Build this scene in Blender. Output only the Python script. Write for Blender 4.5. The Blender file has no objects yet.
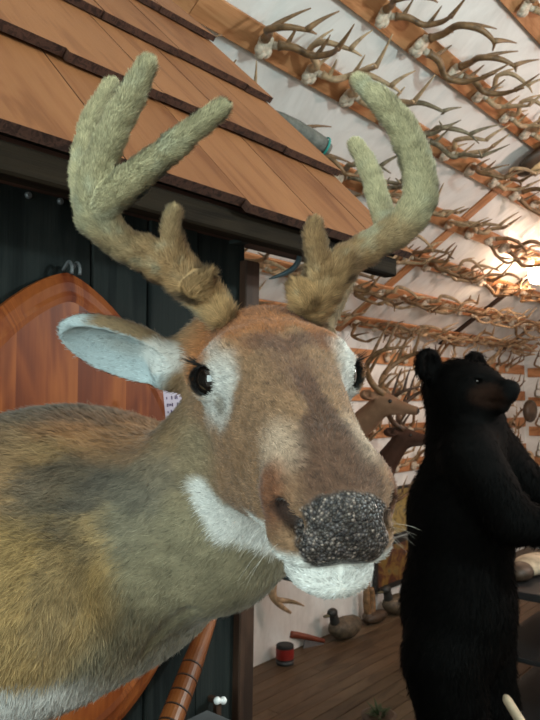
import bpy, math, random
import numpy as np
from mathutils import Matrix, Vector
random.seed(7)
RNG = np.random.default_rng(11)
SC = bpy.context.scene
COL = SC.collection
PI = math.pi

# ------------------------------------------------------------------ frame of the place
CAMZ = 1.6
F = 687.0
PIT = math.atan(40 / F)
U = np.array([.652, .758, 0.0])          # along the long wall
M_ = np.array([-.758, .652, 0.0])        # towards the long wall
Z_ = np.array([0, 0, 1.0])

def W(s, m, z):
    return U * s + M_ * m + Z_ * z

def at(px, py, Y):
    """a point of the place at the given distance ahead of the viewpoint"""
    a = (px - 270) / F
    v = (360 - py) / F
    d = np.array([a, math.cos(PIT) - v * math.sin(PIT), math.sin(PIT) + v * math.cos(PIT)])
    d = d * (Y / d[1])
    return d + np.array([0, 0, CAMZ])

# ------------------------------------------------------------------ scene helpers
def tag(o, label=None, cat=None, group=None, kind=None):
    if label: o['label'] = label
    if cat: o['category'] = cat
    if group: o['group'] = group
    if kind: o['kind'] = kind
    return o

def empty(name, loc, label=None, cat=None, group=None):
    o = bpy.data.objects.new(name, None)
    o.empty_display_size = .05
    COL.objects.link(o)
    o.location = [float(c) for c in loc]
    return tag(o, label, cat, group)

class MB:
    """collects verts, faces and a texture coordinate attribute"""
    def __init__(s):
        s.v = []; s.f = []; s.tc = []; s.mi = []; s.cur = 0
    def add(s, vs, fs, tc=None):
        b = len(s.v)
        s.v += [tuple(map(float, p)) for p in vs]
        s.tc += [tuple(map(float, p)) for p in (tc if tc is not None else vs)]
        for f in fs:
            s.f.append(tuple(b + i for i in f)); s.mi.append(s.cur)
    def box(s, c, ax, ay, az, hx, hy, hz, off=None, bev=0.0):
        """box; grain runs along ax"""
        c = np.array(c, float); ax, ay, az = [np.array(a, float) for a in (ax, ay, az)]
        if off is None: off = np.array([random.uniform(0, 50), random.uniform(0, 50), random.uniform(0, 50)])
        vs = []; tc = []
        b = min(bev, hx * .9, hy * .9, hz * .9)
        if b <= 0:
            for i in (-1, 1):
                for j in (-1, 1):
                    for k in (-1, 1):
                        vs.append(c + ax * hx * i + ay * hy * j + az * hz * k)
                        tc.append(off + np.array([hx * i, hy * j, hz * k]))
            s.add(vs, [(0, 1, 3, 2), (4, 6, 7, 5), (0, 4, 5, 1), (2, 3, 7, 6), (0, 2, 6, 4), (1, 5, 7, 3)], tc)
            return
        # chamfered along the ax direction: octagon section, small end chamfer
        sec = [(-hy + b, -hz), (hy - b, -hz), (hy, -hz + b), (hy, hz - b), (hy - b, hz), (-hy + b, hz), (-hy, hz - b), (-hy, -hz + b)]
        for x, q in ((-hx, .0), (-hx + b, 1), (hx - b, 1), (hx, 0)):
            for (y, z) in sec:
                yy = y if q else y * (1 - b / hy); zz = z if q else z * (1 - b / hz)
                vs.append(c + ax * x + ay * yy + az * zz); tc.append(off + np.array([x, yy, zz]))
        fs = [tuple(range(7, -1, -1)), tuple(range(24, 32))]
        for r in range(3):
            for i in range(8):
                j = (i + 1) % 8
                fs.append((r * 8 + i, r * 8 + j, (r + 1) * 8 + j, (r + 1) * 8 + i))
        s.add(vs, fs, tc)
    def tube(s, pts, rad, n=10, caps=True, flat=1.0):
        pts = np.array(pts, float); N = len(pts)
        rad = np.array(rad, float) * np.ones(N)
        T = np.gradient(pts, axis=0); T /= np.linalg.norm(T, axis=1)[:, None] + 1e-12
        a = np.array([0, 0, 1.0]) if abs(T[0][2]) < .9 else np.array([1.0, 0, 0])
        x = np.cross(T[0], a); x /= np.linalg.norm(x)
        vs = []; tc = []; L = 0; off = random.uniform(0, 20)
        for i in range(N):
            x = x - T[i] * x.dot(T[i]); x /= np.linalg.norm(x) + 1e-12
            y = np.cross(T[i], x)
            if i: L += np.linalg.norm(pts[i] - pts[i - 1])
            for k in range(n):
                t = 2 * PI * k / n
                vs.append(pts[i] + (x * math.cos(t) + y * math.sin(t) * flat) * rad[i])
                tc.append((off + L, math.cos(t) * rad[i], math.sin(t) * rad[i]))
        fs = []
        for i in range(N - 1):
            for k in range(n):
                l = (k + 1) % n
                fs.append((i * n + k, i * n + l, (i + 1) * n + l, (i + 1) * n + k))
        if caps:
            fs.append(tuple(range(n - 1, -1, -1))); fs.append(tuple(range((N - 1) * n, N * n)))
        s.add(vs, fs, tc)
    def lathe(s, c, axis, prof, n=24):
        """prof: (distance along axis, radius)"""
        c = np.array(c, float); axis = np.array(axis, float); axis /= np.linalg.norm(axis)
        pts = [c + axis * p[0] for p in prof]
        a = np.array([0, 0, 1.0]) if abs(axis[2]) < .9 else np.array([1.0, 0, 0])
        x = np.cross(axis, a); x /= np.linalg.norm(x); y = np.cross(axis, x)
        vs = []; tc = []; off = random.uniform(0, 20)
        for (d, r), p in zip(prof, pts):
            for k in range(n):
                t = 2 * PI * k / n
                vs.append(p + (x * math.cos(t) + y * math.sin(t)) * max(r, 1e-5)); tc.append((off + d, math.cos(t) * r, math.sin(t) * r))
        fs = []
        for i in range(len(prof) - 1):
            for k in range(n):
                l = (k + 1) % n
                fs.append((i * n + k, (i + 1) * n + k, (i + 1) * n + l, i * n + l))
        fs.append(tuple(range(n))); fs.append(tuple(range((len(prof) - 1) * n, len(prof) * n))[::-1])
        s.add(vs, fs, tc)
    def ball(s, c, rx, ry, rz, ax=None, n=14):
        ax = np.eye(3) if ax is None else np.array(ax, float)
        vs = []; fs = []
        m = n // 2 + 1
        for i in range(m + 1):
            th = PI * i / m
            for k in range(n):
                ph = 2 * PI * k / n
                vs.append(np.array(c) + ax[0] * rx * math.sin(th) * math.cos(ph) + ax[1] * ry * math.sin(th) * math.sin(ph) + ax[2] * rz * math.cos(th))
        for i in range(m):
            for k in range(n):
                l = (k + 1) % n
                fs.append((i * n + k, (i + 1) * n + k, (i + 1) * n + l, i * n + l))
        s.add(vs, fs)
    def build(s, name, mats, parent=None, smooth=False, mats_world=True):
        me = bpy.data.meshes.new(name)
        me.from_pydata(s.v, [], s.f)
        a = me.attributes.new('tc', 'FLOAT_VECTOR', 'POINT')
        a.data.foreach_set('vector', np.array(s.tc, np.float32).ravel())
        mats = mats if isinstance(mats, (list, tuple)) else [mats]
        for m in mats: me.materials.append(m)
        if len(mats) > 1: me.polygons.foreach_set('material_index', s.mi)
        if smooth: me.polygons.foreach_set('use_smooth', [True] * len(s.f))
        me.update()
        return link(name, me, parent)

def link(name, me, parent=None):
    o = bpy.data.objects.new(name, me); COL.objects.link(o)
    if parent is not None:
        o.parent = parent
        g = [0, 0, 0]; p = parent
        while p is not None:
            if p.type == 'EMPTY': g = [g[i] + p.location[i] for i in range(3)]
            p = p.parent
        if parent.type == 'EMPTY' and not parent.get('_local'):
            o.matrix_parent_inverse = Matrix.Translation([-c for c in g])
    return o

def crom(P, n=6):
    P = np.array(P, float)
    Q = np.vstack([2 * P[0] - P[1], P, 2 * P[-1] - P[-2]])
    out = []
    for i in range(1, len(Q) - 2):
        for k in range(n):
            t = k / n
            out.append(.5 * ((2 * Q[i]) + (-Q[i - 1] + Q[i + 1]) * t + (2 * Q[i - 1] - 5 * Q[i] + 4 * Q[i + 1] - Q[i + 2]) * t * t + (-Q[i - 1] + 3 * Q[i] - 3 * Q[i + 1] + Q[i + 2]) * t ** 3))
    out.append(P[-1])
    return np.array(out)

# ------------------------------------------------------------------ materials
def mat(name, build):
    m = bpy.data.materials.new(name); m.use_nodes = True
    nt = m.node_tree; nt.nodes.clear()
    out = nt.nodes.new('ShaderNodeOutputMaterial')
    b = nt.nodes.new('ShaderNodeBsdfPrincipled')
    nt.links.new(b.outputs[0], out.inputs[0])
    build(nt, b)
    return m

def N(nt, t, **k):
    n = nt.nodes.new(t)
    for a, v in k.items():
        if a.startswith('i_'):
            key = a[2:]
            n.inputs[int(key) if key.isdigit() else key].default_value = v
        else: setattr(n, a, v)
    return n

def attr(nt, name):
    return N(nt, 'ShaderNodeAttribute', attribute_name=name)

def vmul(nt, src, vec):
    n = N(nt, 'ShaderNodeVectorMath', operation='MULTIPLY'); nt.links.new(src, n.inputs[0]); n.inputs[1].default_value = vec
    return n.outputs[0]

def noise(nt, vec, scale, detail=4, rough=.55, dist=0):
    n = N(nt, 'ShaderNodeTexNoise'); nt.links.new(vec, n.inputs['Vector'])
    n.inputs['Scale'].default_value = scale; n.inputs['Detail'].default_value = detail; n.inputs['Roughness'].default_value = rough; n.inputs['Distortion'].default_value = dist
    return n.outputs['Fac']

def ramp(nt, fac, stops):
    n = N(nt, 'ShaderNodeValToRGB'); nt.links.new(fac, n.inputs[0])
    e = n.color_ramp.elements
    while len(e) < len(stops): e.new(.5)
    for i, (p, c) in enumerate(stops):
        e[i].position = p; e[i].color = (*c, 1) if len(c) == 3 else c
    return n.outputs[0]

def mixc(nt, fac, a, b, mode='MIX'):
    n = N(nt, 'ShaderNodeMix', data_type='RGBA', blend_type=mode)
    for s, i in ((fac, 0), (a, 6), (b, 7)):
        if isinstance(s, (int, float)): n.inputs[i].default_value = s
        elif isinstance(s, tuple): n.inputs[i].default_value = (*s, 1)
        else: nt.links.new(s, n.inputs[i])
    return n.outputs[2]

def bump(nt, b, h, strength=.3, dist=.002):
    n = N(nt, 'ShaderNodeBump'); n.inputs['Strength'].default_value = strength; n.inputs['Distance'].default_value = dist
    nt.links.new(h, n.inputs['Height']); nt.links.new(n.outputs[0], b.inputs['Normal'])

def wood(name, dark, mid, light, rough=.55, coat=0.0, fine=60, band=9, bstr=.25, per=0.25, spec=.2):
    def f(nt, b):
        tc = attr(nt, 'tc').outputs['Vector']
        warp = vmul(nt, tc, (2.2, band, band))
        n1 = noise(nt, warp, 1.0, 3, .6, 1.2)
        g = noise(nt, vmul(nt, tc, (4, fine * 4, fine * 4)), 1.0, 5, .65)
        b.inputs['Specular IOR Level'].default_value = spec
        # growth-ring bands
        mm = N(nt, 'ShaderNodeMath', operation='MULTIPLY'); nt.links.new(n1, mm.inputs[0]); mm.inputs[1].default_value = 14
        sn = N(nt, 'ShaderNodeMath', operation='SINE'); nt.links.new(mm.outputs[0], sn.inputs[0])
        ma = N(nt, 'ShaderNodeMapRange'); nt.links.new(sn.outputs[0], ma.inputs[0]); ma.inputs[1].default_value = -1
        mx = N(nt, 'ShaderNodeMath', operation='ADD'); nt.links.new(ma.outputs[0], mx.inputs[0]); nt.links.new(g, mx.inputs[1])
        hf = N(nt, 'ShaderNodeMath', operation='MULTIPLY'); nt.links.new(mx.outputs[0], hf.inputs[0]); hf.inputs[1].default_value = .5
        c = ramp(nt, hf.outputs[0], [(.25, dark), (.5, mid), (.78, light)])
        big = noise(nt, vmul(nt, tc, (.9, 3.1, 3.1)), 1.0, 2)
        c = mixc(nt, per, c, ramp(nt, big, [(.35, dark), (.65, light)]))
        nt.links.new(c, b.inputs['Base Color'])
        b.inputs['Roughness'].default_value = rough
        b.inputs['Coat Weight'].default_value = coat; b.inputs['Coat Roughness'].default_value = .15
        bump(nt, b, g, bstr, .002)
    return mat(name, f)

def plain(name, c, rough=.6, metal=0.0, var=.2, scale=30, bs=.1, coat=0, emit=None, es=0, spec=None):
    def f(nt, b):
        tc = attr(nt, 'tc').outputs['Vector']
        n = noise(nt, tc, scale, 4)
        d = tuple(x * (1 - var) for x in c); l = tuple(min(1, x * (1 + var)) for x in c)
        nt.links.new(ramp(nt, n, [(.3, d), (.7, l)]), b.inputs['Base Color'])
        b.inputs['Roughness'].default_value = rough; b.inputs['Metallic'].default_value = metal
        b.inputs['Coat Weight'].default_value = coat
        if spec is not None: b.inputs['Specular IOR Level'].default_value = spec
        if emit:
            b.inputs['Emission Color'].default_value = (*emit, 1); b.inputs['Emission Strength'].default_value = es
        if bs: bump(nt, b, n, bs, .002)
    return mat(name, f)

def fabric_wall():
    def f(nt, b):
        tc = attr(nt, 'tc').outputs['Vector']
        # loose white sheeting: soft folds and faint antler-shadow streaks put into the colour
        w = noise(nt, vmul(nt, tc, (2.2, .7, 1)), 1.3, 3, .5, .9)
        st = noise(nt, vmul(nt, tc, (2.5, 1.5, 1)), 1.5, 6, .65, 1.5)
        c = ramp(nt, st, [(.3, (.70, .685, .66)), (.55, (.84, .83, .81))])
        nt.links.new(c, b.inputs['Base Color'])
        b.inputs['Roughness'].default_value = .55
        bump(nt, b, w, .55, .05)
    return mat('white_sheeting', f)

def fur_mat(name, rough=.75, sheen=.15, spec=.25):
    def f(nt, b):
        c = attr(nt, 'col').outputs['Color']
        nt.links.new(c, b.inputs['Base Color'])
        b.inputs['Roughness'].default_value = rough
        b.inputs['Specular IOR Level'].default_value = spec
        b.inputs['Sheen Weight'].default_value = sheen
        b.inputs['Sheen Roughness'].default_value = .5
        n = attr(nt, 'skn').outputs['Vector']
        g = N(nt, 'ShaderNodeNewGeometry')
        mx = N(nt, 'ShaderNodeMix', data_type='VECTOR'); mx.inputs[0].default_value = .22
        nt.links.new(n, mx.inputs[4]); nt.links.new(g.outputs['Normal'], mx.inputs[5])
        nm = N(nt, 'ShaderNodeVectorMath', operation='NORMALIZE'); nt.links.new(mx.outputs[1], nm.inputs[0])
        nt.links.new(nm.outputs[0], b.inputs['Normal'])
    return mat(name, f)

def skin_mat(name, rough=.8, spec=.2, bscale=900, bstr=.25, nose=False):
    def f(nt, b):
        c = attr(nt, 'col').outputs['Color']
        tc = N(nt, 'ShaderNodeTexCoord').outputs['Object']
        n = noise(nt, tc, bscale, 3)
        b.inputs['Specular IOR Level'].default_value = spec
        b.inputs['Roughness'].default_value = rough
        if nose:
            k = attr(nt, 'nose').outputs['Fac']
            v = N(nt, 'ShaderNodeTexVoronoi'); nt.links.new(tc, v.inputs['Vector']); v.inputs['Scale'].default_value = 620
            cr = ramp(nt, v.outputs['Distance'], [(.0, (.20, .18, .16)), (.3, (.10, .088, .082)), (.6, (.045, .038, .036))])
            wn = N(nt, 'ShaderNodeTexWhiteNoise'); nt.links.new(v.outputs['Position'], wn.inputs['Vector'])
            sp = ramp(nt, wn.outputs['Value'], [(.0, (.3, .3, .34)), (.5, (.7, .64, .58)), (.8, (1.1, 1.1, 1.2)), (.97, (2.6, 2.3, 2.1))])  # sparkle of the pad painted in as random bright cells
            cr = mixc(nt, 1.0, cr, sp, 'MULTIPLY')
            c2 = mixc(nt, k, c, cr)
            nt.links.new(c2, b.inputs['Base Color'])
            r = N(nt, 'ShaderNodeMapRange'); nt.links.new(k, r.inputs[0]); r.inputs[3].default_value = rough; r.inputs[4].default_value = .38
            nt.links.new(r.outputs[0], b.inputs['Roughness'])
            inv = N(nt, 'ShaderNodeMath', operation='MULTIPLY_ADD'); nt.links.new(v.outputs['Distance'], inv.inputs[0]); inv.inputs[1].default_value = -1.3; inv.inputs[2].default_value = 1
            mh = N(nt, 'ShaderNodeMix', data_type='FLOAT'); nt.links.new(k, mh.inputs[0]); nt.links.new(n, mh.inputs[2]); nt.links.new(inv.outputs[0], mh.inputs[3])
            bump(nt, b, mh.outputs[0], .45, .0016)
        else:
            nt.links.new(c, b.inputs['Base Color'])
            bump(nt, b, n, bstr, .001)
    return mat(name, f)

MAT = dict(
    sheet=fabric_wall(),
    board=wood('pine_board', (.30, .115, .045), (.46, .20, .085), (.58, .28, .13), .55, bstr=.15),
    cedar=wood('cedar_shingle', (.15, .050, .017), (.235, .088, .033), (.31, .13, .052), .6, fine=70, band=14, bstr=.25, per=.5),
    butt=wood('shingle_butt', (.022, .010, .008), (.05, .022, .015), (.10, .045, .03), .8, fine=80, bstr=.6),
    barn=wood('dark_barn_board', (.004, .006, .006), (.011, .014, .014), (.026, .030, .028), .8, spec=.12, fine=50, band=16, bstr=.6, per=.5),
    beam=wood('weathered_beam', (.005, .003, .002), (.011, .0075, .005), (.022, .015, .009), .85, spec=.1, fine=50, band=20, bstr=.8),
    trim=wood('brown_trim', (.018, .009, .006), (.038, .019, .012), (.065, .033, .021), .6),
    plaque=wood('varnished_plaque', (.10, .016, .004), (.20, .042, .009), (.31, .085, .018), 0.45, coat=.06, fine=40, band=10, bstr=.08, per=.3),
    floor=wood('floor_board', (.050, .030, .017), (.095, .060, .035), (.15, .098, .058), .5, fine=40, band=8, bstr=.2, per=.5),
    turned=wood('turned_wood', (.085, .022, .006), (.15, .042, .011), (.21, .068, .02), .35, coat=.3, bstr=.1),
    groove=plain('burnt_groove', (.03, .012, .006), .6),
    bone=plain('skull_bone', (.55, .46, .36), .6, var=.35, scale=60, bs=.3),
    antA=plain('antler_grey_tan', (.20, .155, .095), .5, var=.55, scale=35, bs=.5),
    antB=plain('antler_brown', (.20, .11, .05), .5, var=.5, scale=35, bs=.5),
    antC=plain('antler_pale', (.42, .28, .16), .5, var=.4, scale=35, bs=.5),
    antD=plain('antler_dark', (.07, .035, .018), .5, var=.5, scale=35, bs=.5),
    steel=plain('dull_steel', (.12, .125, .13), .5, metal=.3, var=.2),
    eye=plain('glass_eye', (.008, .005, .004), .05, var=.3, bs=0, coat=1),
    black=plain('black_paint', (.01, .01, .011), .6),
    lash=plain('black_lash', (.006, .005, .005), .6, bs=0),
    horn=plain('blue_grey_strip', (.07, .11, .13), .4, var=.2),
    grey=plain('grey_bark', (.12, .115, .10), .8, var=.4, scale=50, bs=.6),
    teal=plain('turquoise_string', (.02, .25, .22), .6),
    card=plain('lilac_card', (.55, .45, .55), .7, var=.03, bs=0),
    ink=plain('purple_ink', (.06, .03, .10), .7, bs=0),
    bulb=plain('lit_bulb', (1, .9, .75), .4, var=0, bs=0, emit=(1.0, .74, .52), es=90),
    socket=plain('white_porcelain', (.75, .7, .65), .3, var=.05, bs=0),
    red=plain('red_tin', (.22, .012, .008), .4, var=.15),
    white=plain('white_plastic', (.75, .75, .75), .35, var=.05, bs=0),
    decoy=plain('painted_decoy', (.09, .065, .04), .6, var=.55, scale=35, bs=.2),
    decoyd=plain('dark_decoy_head', (.02, .02, .018), .5),
    bill=plain('decoy_bill', (.10, .09, .05), .5),
    frame=plain('black_frame', (.012, .010, .009), .5),
    hatchet=plain('red_brown_handle', (.2, .045, .02), .5),
    blade=plain('grey_blade', (.2, .2, .21), .4, metal=.6),
    cloth=plain('pale_cloth', (.5, .4, .28), .8, var=.4, scale=18, bs=.3),
    green=plain('dull_green_leaf', (.05, .08, .03), .6, var=.4),
    shell=plain('dark_shell', (.06, .035, .02), .5, var=.5, scale=18),
    shellin=plain('mottled_pale', (.45, .32, .17), .7, var=.6, scale=35),
    skin=skin_mat('deer_skin', nose=True), fur=fur_mat('deer_fur'),
    bskin=skin_mat('bear_skin', .85, .1, 200, .3), bfur=fur_mat('bear_fur', .7, .0, .06),
    kskin=skin_mat('mounted_deer_hide', .8, .2, 200, .2),
    fixture=plain('fixture_tube', (1, 1, 1), .4, var=0, bs=0, emit=(.86, 1, .93), es=6),
    glass=plain('window_pane', (.8, .85, .85), .1, var=0, bs=0),
)

# ------------------------------------------------------------------ implicit surfaces
def cap(P, a, b, ra, rb):
    a = np.array(a, np.float32); b = np.array(b, np.float32)
    ab = b - a; t = np.clip(((P - a) @ ab) / (ab @ ab + 1e-12), 0, 1)
    return np.linalg.norm(P - a - t[..., None] * ab, axis=-1) - (ra + (rb - ra) * t)

def ell(P, c, r, ax=None):
    Q = P - np.array(c, np.float32)
    if ax is not None: Q = Q @ np.array(ax, np.float32).T
    r = np.array(r, np.float32)
    k0 = np.linalg.norm(Q / r, axis=-1); k1 = np.linalg.norm(Q / (r * r), axis=-1)
    return k0 * (k0 - 1) / (k1 + 1e-9)

def smin(a, b, k):
    h = np.clip(.5 + .5 * (b - a) / k, 0, 1)
    return b * (1 - h) + a * h - k * h * (1 - h)

def smax(a, b, k): return -smin(-a, -b, k)

def polygonize(f, lo, hi, h, k=8, slack=1.5):
    lo = np.array(lo, float); hi = np.array(hi, float); H = h * k
    nb = np.ceil((hi - lo) / H).astype(int) + 1
    I, J, K = np.meshgrid(*[np.arange(n) for n in nb], indexing='ij')
    B = np.stack([I, J, K], -1).reshape(-1, 3)
    C = (lo + (B + .5) * H).astype(np.float32)
    d = np.concatenate([f(c) for c in np.array_split(C, max(1, len(C) // 200000))])
    B = B[np.abs(d) < H * .87 * slack]
    dim = nb * k + 2
    def key(ix): return (ix[..., 0] * dim[1] + ix[..., 1]) * dim[2] + ix[..., 2]
    g = np.stack(np.meshgrid(*[np.arange(k + 1)] * 3, indexing='ij'), -1)
    offs = np.array([[i, j, l] for i in (0, 1) for j in (0, 1) for l in (0, 1)])
    edges = [(a, b) for a in range(8) for b in range(a + 1, 8) if np.abs(offs[a] - offs[b]).sum() == 1]
    keys = []; verts = []; eds = []
    for Bc in np.array_split(B, max(1, len(B) // 400)):
        G = Bc[:, None, None, None, :] * k + g
        P = (lo + G * h).astype(np.float32)
        Fv = f(P.reshape(-1, 3)).reshape(P.shape[:-1])
        c8 = np.stack([Fv[:, o[0]:k + o[0], o[1]:k + o[1], o[2]:k + o[2]] for o in offs], -1)
        sg = c8 < 0; mix = sg.any(-1) & ~sg.all(-1)
        w = np.argwhere(mix)
        if len(w):
            vals = c8[mix]; base = G[w[:, 0], w[:, 1], w[:, 2], w[:, 3]]
            acc = np.zeros((len(w), 3)); cnt = np.zeros(len(w))
            for a, b in edges:
                va, vb = vals[:, a], vals[:, b]; cr = (va < 0) != (vb < 0)
                t = np.where(cr, va / (va - vb + 1e-20), 0)
                p = offs[a] + t[:, None] * (offs[b] - offs[a])
                acc += p * cr[:, None]; cnt += cr
            verts.append(lo + (base + acc / cnt[:, None]) * h); keys.append(key(base))
        s0 = Fv[:, :k, :k, :k] < 0
        for ax in range(3):
            sl = [slice(0, k)] * 3; sl[ax] = slice(1, k + 1)
            s1 = Fv[(slice(None), *sl)] < 0
            e = np.argwhere(s0 != s1)
            if len(e):
                eds.append(np.column_stack([G[e[:, 0], e[:, 1], e[:, 2], e[:, 3]], np.full(len(e), ax), s0[e[:, 0], e[:, 1], e[:, 2], e[:, 3]]]))
    V = np.concatenate(verts); Kk = np.concatenate(keys); E = np.concatenate(eds)
    o = np.argsort(Kk); Kk = Kk[o]; V = V[o]
    quads = []
    for ax in range(3):
        e = E[E[:, 3] == ax]; b = e[:, :3]
        a1 = np.zeros(3, int); a2 = np.zeros(3, int); a1[(ax + 1) % 3] = 1; a2[(ax + 2) % 3] = 1
        q = np.stack([key(b - a1 - a2), key(b - a2), key(b), key(b - a1)], 1)
        idx = np.searchsorted(Kk, q); idx = np.clip(idx, 0, len(Kk) - 1)
        ok = (Kk[idx] == q).all(1)
        idx = idx[ok]; fl = e[ok, 4] == 0
        idx[fl] = idx[fl][:, ::-1]
        quads.append(idx)
    Q = np.concatenate(quads)
    eps = h * .5; Nn = np.zeros_like(V)
    for a in range(3):
        d = np.zeros(3); d[a] = eps
        Nn[:, a] = f((V + d).astype(np.float32)) - f((V - d).astype(np.float32))
    Nn /= np.linalg.norm(Nn, axis=1)[:, None] + 1e-12
    return V, Q, Nn

def _hash(ix, seed):
    x = (ix[..., 0] * 73856093) ^ (ix[..., 1] * 19349663) ^ (ix[..., 2] * 83492791) ^ seed
    x = (x ^ (x >> 13)) * 1274126177 & 0x7fffffff
    return ((x ^ (x >> 16)) & 0xffff) / 65535.0

def vnoise(P, sc, seed=0, oct=3):
    out = 0; amp = 1; tot = 0
    for o in range(oct):
        Q = np.asarray(P, float) * sc + 1000 + o * 17.3; i = np.floor(Q).astype(np.int64); f_ = Q - i; f_ = f_ * f_ * (3 - 2 * f_)
        r = 0
        for dx in (0, 1):
            for dy in (0, 1):
                for dz in (0, 1):
                    w = (f_[..., 0] if dx else 1 - f_[..., 0]) * (f_[..., 1] if dy else 1 - f_[..., 1]) * (f_[..., 2] if dz else 1 - f_[..., 2])
                    r = r + w * _hash(i + np.array([dx, dy, dz]), seed + o)
        out = out + r * amp; tot += amp; amp *= .55; sc = sc * 2.1
    return out / tot

def ss(a, b, x):
    t = np.clip((x - a) / (b - a), 0, 1); return t * t * (3 - 2 * t)

def lerp(a, b, t): return a + (b - a) * t[..., None]

def furry(name, V, Q, Nn, colf, nblades, lenf, flowf, widthf, mats, parent, nosef=None, lift=.35, dens=None, bend=.5, cvar=.18, seed=3):
    """one continuous skin with its hairs in the same mesh"""
    rng = np.random.default_rng(seed)
    col = colf(V)
    nose = nosef(V) if nosef is not None else np.zeros(len(V))
    tri = np.concatenate([Q[:, [0, 1, 2]], Q[:, [0, 2, 3]]])
    A = np.linalg.norm(np.cross(V[tri[:, 1]] - V[tri[:, 0]], V[tri[:, 2]] - V[tri[:, 0]]), axis=1)
    if dens is not None: A = A * dens(V[tri[:, 0]])
    ti = rng.choice(len(tri), nblades, p=A / A.sum())
    r1 = np.sqrt(rng.random(nblades)); r2 = rng.random(nblades)
    bc = np.stack([1 - r1, r1 * (1 - r2), r1 * r2], 1)[..., None]
    P = (V[tri[ti]] * bc).sum(1); n = (Nn[tri[ti]] * bc).sum(1); n /= np.linalg.norm(n, axis=1)[:, None]
    keep = (nosef(P) if nosef is not None else np.zeros(nblades)) < .3
    P = P[keep]; n = n[keep]; nb = len(P)
    L = lenf(P) * rng.uniform(.55, 1.25, nb); wd = widthf(P) * rng.uniform(.7, 1.3, nb)
    fl = flowf(P); fl = fl - n * (fl * n).sum(1)[:, None]; fl /= np.linalg.norm(fl, axis=1)[:, None] + 1e-9
    cl = vnoise(P, 90, 5, 2) - .5; cl2 = vnoise(P + 7, 90, 9, 2) - .5
    side = np.cross(n, fl)
    d1 = fl * 1.0 + n * (lift * 1.6) + side * (cl * 1.4)[:, None] + rng.normal(0, .16, (nb, 3)) + n * (cl2 * .5)[:, None]
    d1 /= np.linalg.norm(d1, axis=1)[:, None]
    d2 = d1 - n * bend * .6 + rng.normal(0, .12, (nb, 3)); d2 /= np.linalg.norm(d2, axis=1)[:, None]
    vd = P - np.array([0, 0, CAMZ]); vd /= np.linalg.norm(vd, axis=1)[:, None]
    rv = rng.normal(0, 1, (nb, 3)) * .35 + n
    sd = np.cross(d1, rv); sd /= np.linalg.norm(sd, axis=1)[:, None] + 1e-9
    p0 = P - n * .0006
    p1 = p0 + d1 * (L * .55)[:, None]; p2 = p1 + d2 * (L * .45)[:, None]
    w = (wd * .5)[:, None]
    BV = np.stack([p0 - sd * w, p0 + sd * w, p1 - sd * w * .75, p1 + sd * w * .75, p2], 1).reshape(-1, 3)
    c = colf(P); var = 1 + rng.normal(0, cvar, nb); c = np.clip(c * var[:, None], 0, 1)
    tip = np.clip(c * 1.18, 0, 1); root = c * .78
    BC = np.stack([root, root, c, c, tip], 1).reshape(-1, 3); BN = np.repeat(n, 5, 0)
    nv = len(V); b = nv + np.arange(nb) * 5
    quadB = np.stack([b, b + 1, b + 3, b + 2], 1); triB = np.stack([b + 2, b + 3, b + 4], 1)
    allV = np.concatenate([V, BV]); nq = len(Q) + nb
    loops = np.concatenate([Q.ravel(), quadB.ravel(), triB.ravel()]).astype(np.int32)
    starts = np.concatenate([np.arange(nq) * 4, nq * 4 + np.arange(nb) * 3]).astype(np.int32)
    me = bpy.data.meshes.new(name)
    me.vertices.add(len(allV)); me.vertices.foreach_set('co', allV.astype(np.float32).ravel())
    me.loops.add(len(loops)); me.loops.foreach_set('vertex_index', loops)
    me.polygons.add(len(starts)); me.polygons.foreach_set('loop_start', starts)
    mi = np.concatenate([np.zeros(len(Q)), np.ones(nb * 2)]).astype(np.int32)
    me.update(calc_edges=True)
    me.polygons.foreach_set('material_index', mi); me.polygons.foreach_set('use_smooth', np.ones(len(starts), bool))
    for m in mats: me.materials.append(m)
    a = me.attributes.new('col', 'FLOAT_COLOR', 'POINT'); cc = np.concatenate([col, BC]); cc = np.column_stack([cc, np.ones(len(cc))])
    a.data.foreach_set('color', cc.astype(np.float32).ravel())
    a = me.attributes.new('skn', 'FLOAT_VECTOR', 'POINT'); a.data.foreach_set('vector', np.concatenate([Nn, BN]).astype(np.float32).ravel())
    a = me.attributes.new('nose', 'FLOAT', 'POINT'); a.data.foreach_set('value', np.concatenate([nose, np.zeros(len(BV))]).astype(np.float32))
    me.update()
    return link(name, me, parent)

def blades(name, items, m, parent):
    """thin curved tapering hairs: (root, dir, bend, length, width)"""
    mb = MB()
    for r, d, bd, L, w in items:
        pts = [np.array(r) + np.array(d) * L * t + np.array(bd) * L * t * t for t in np.linspace(0, 1, 5)]
        mb.tube(pts, [w, w * .9, w * .7, w * .45, w * .1], 4)
    return mb.build(name, m, parent)

#PART2
# ------------------------------------------------------------------ the big deer mount
HC = np.array([.0068, .531, CAMZ + .0164])
HR = np.array([[.9830, .1798, .0369], [.1835, -.9566, -.2264], [.0054, -.2294, .9733]])
def hloc(P): return (np.asarray(P) - HC) @ HR.T
def hw(x, y, z): return HC + np.array([x, y, z]) @ HR
UMZ = np.stack([U, M_, Z_])
EYE = np.array([.0520, .0, .001])          # local, mirrored in x
EAX = np.array([.70, .70, .10]); EAX /= np.linalg.norm(EAX)

def frame_of(d, up):
    d = np.array(d, float); d /= np.linalg.norm(d)
    up = np.array(up, float); up -= d * up.dot(d); up /= np.linalg.norm(up)
    return np.stack([d, up, np.cross(d, up)])

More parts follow.
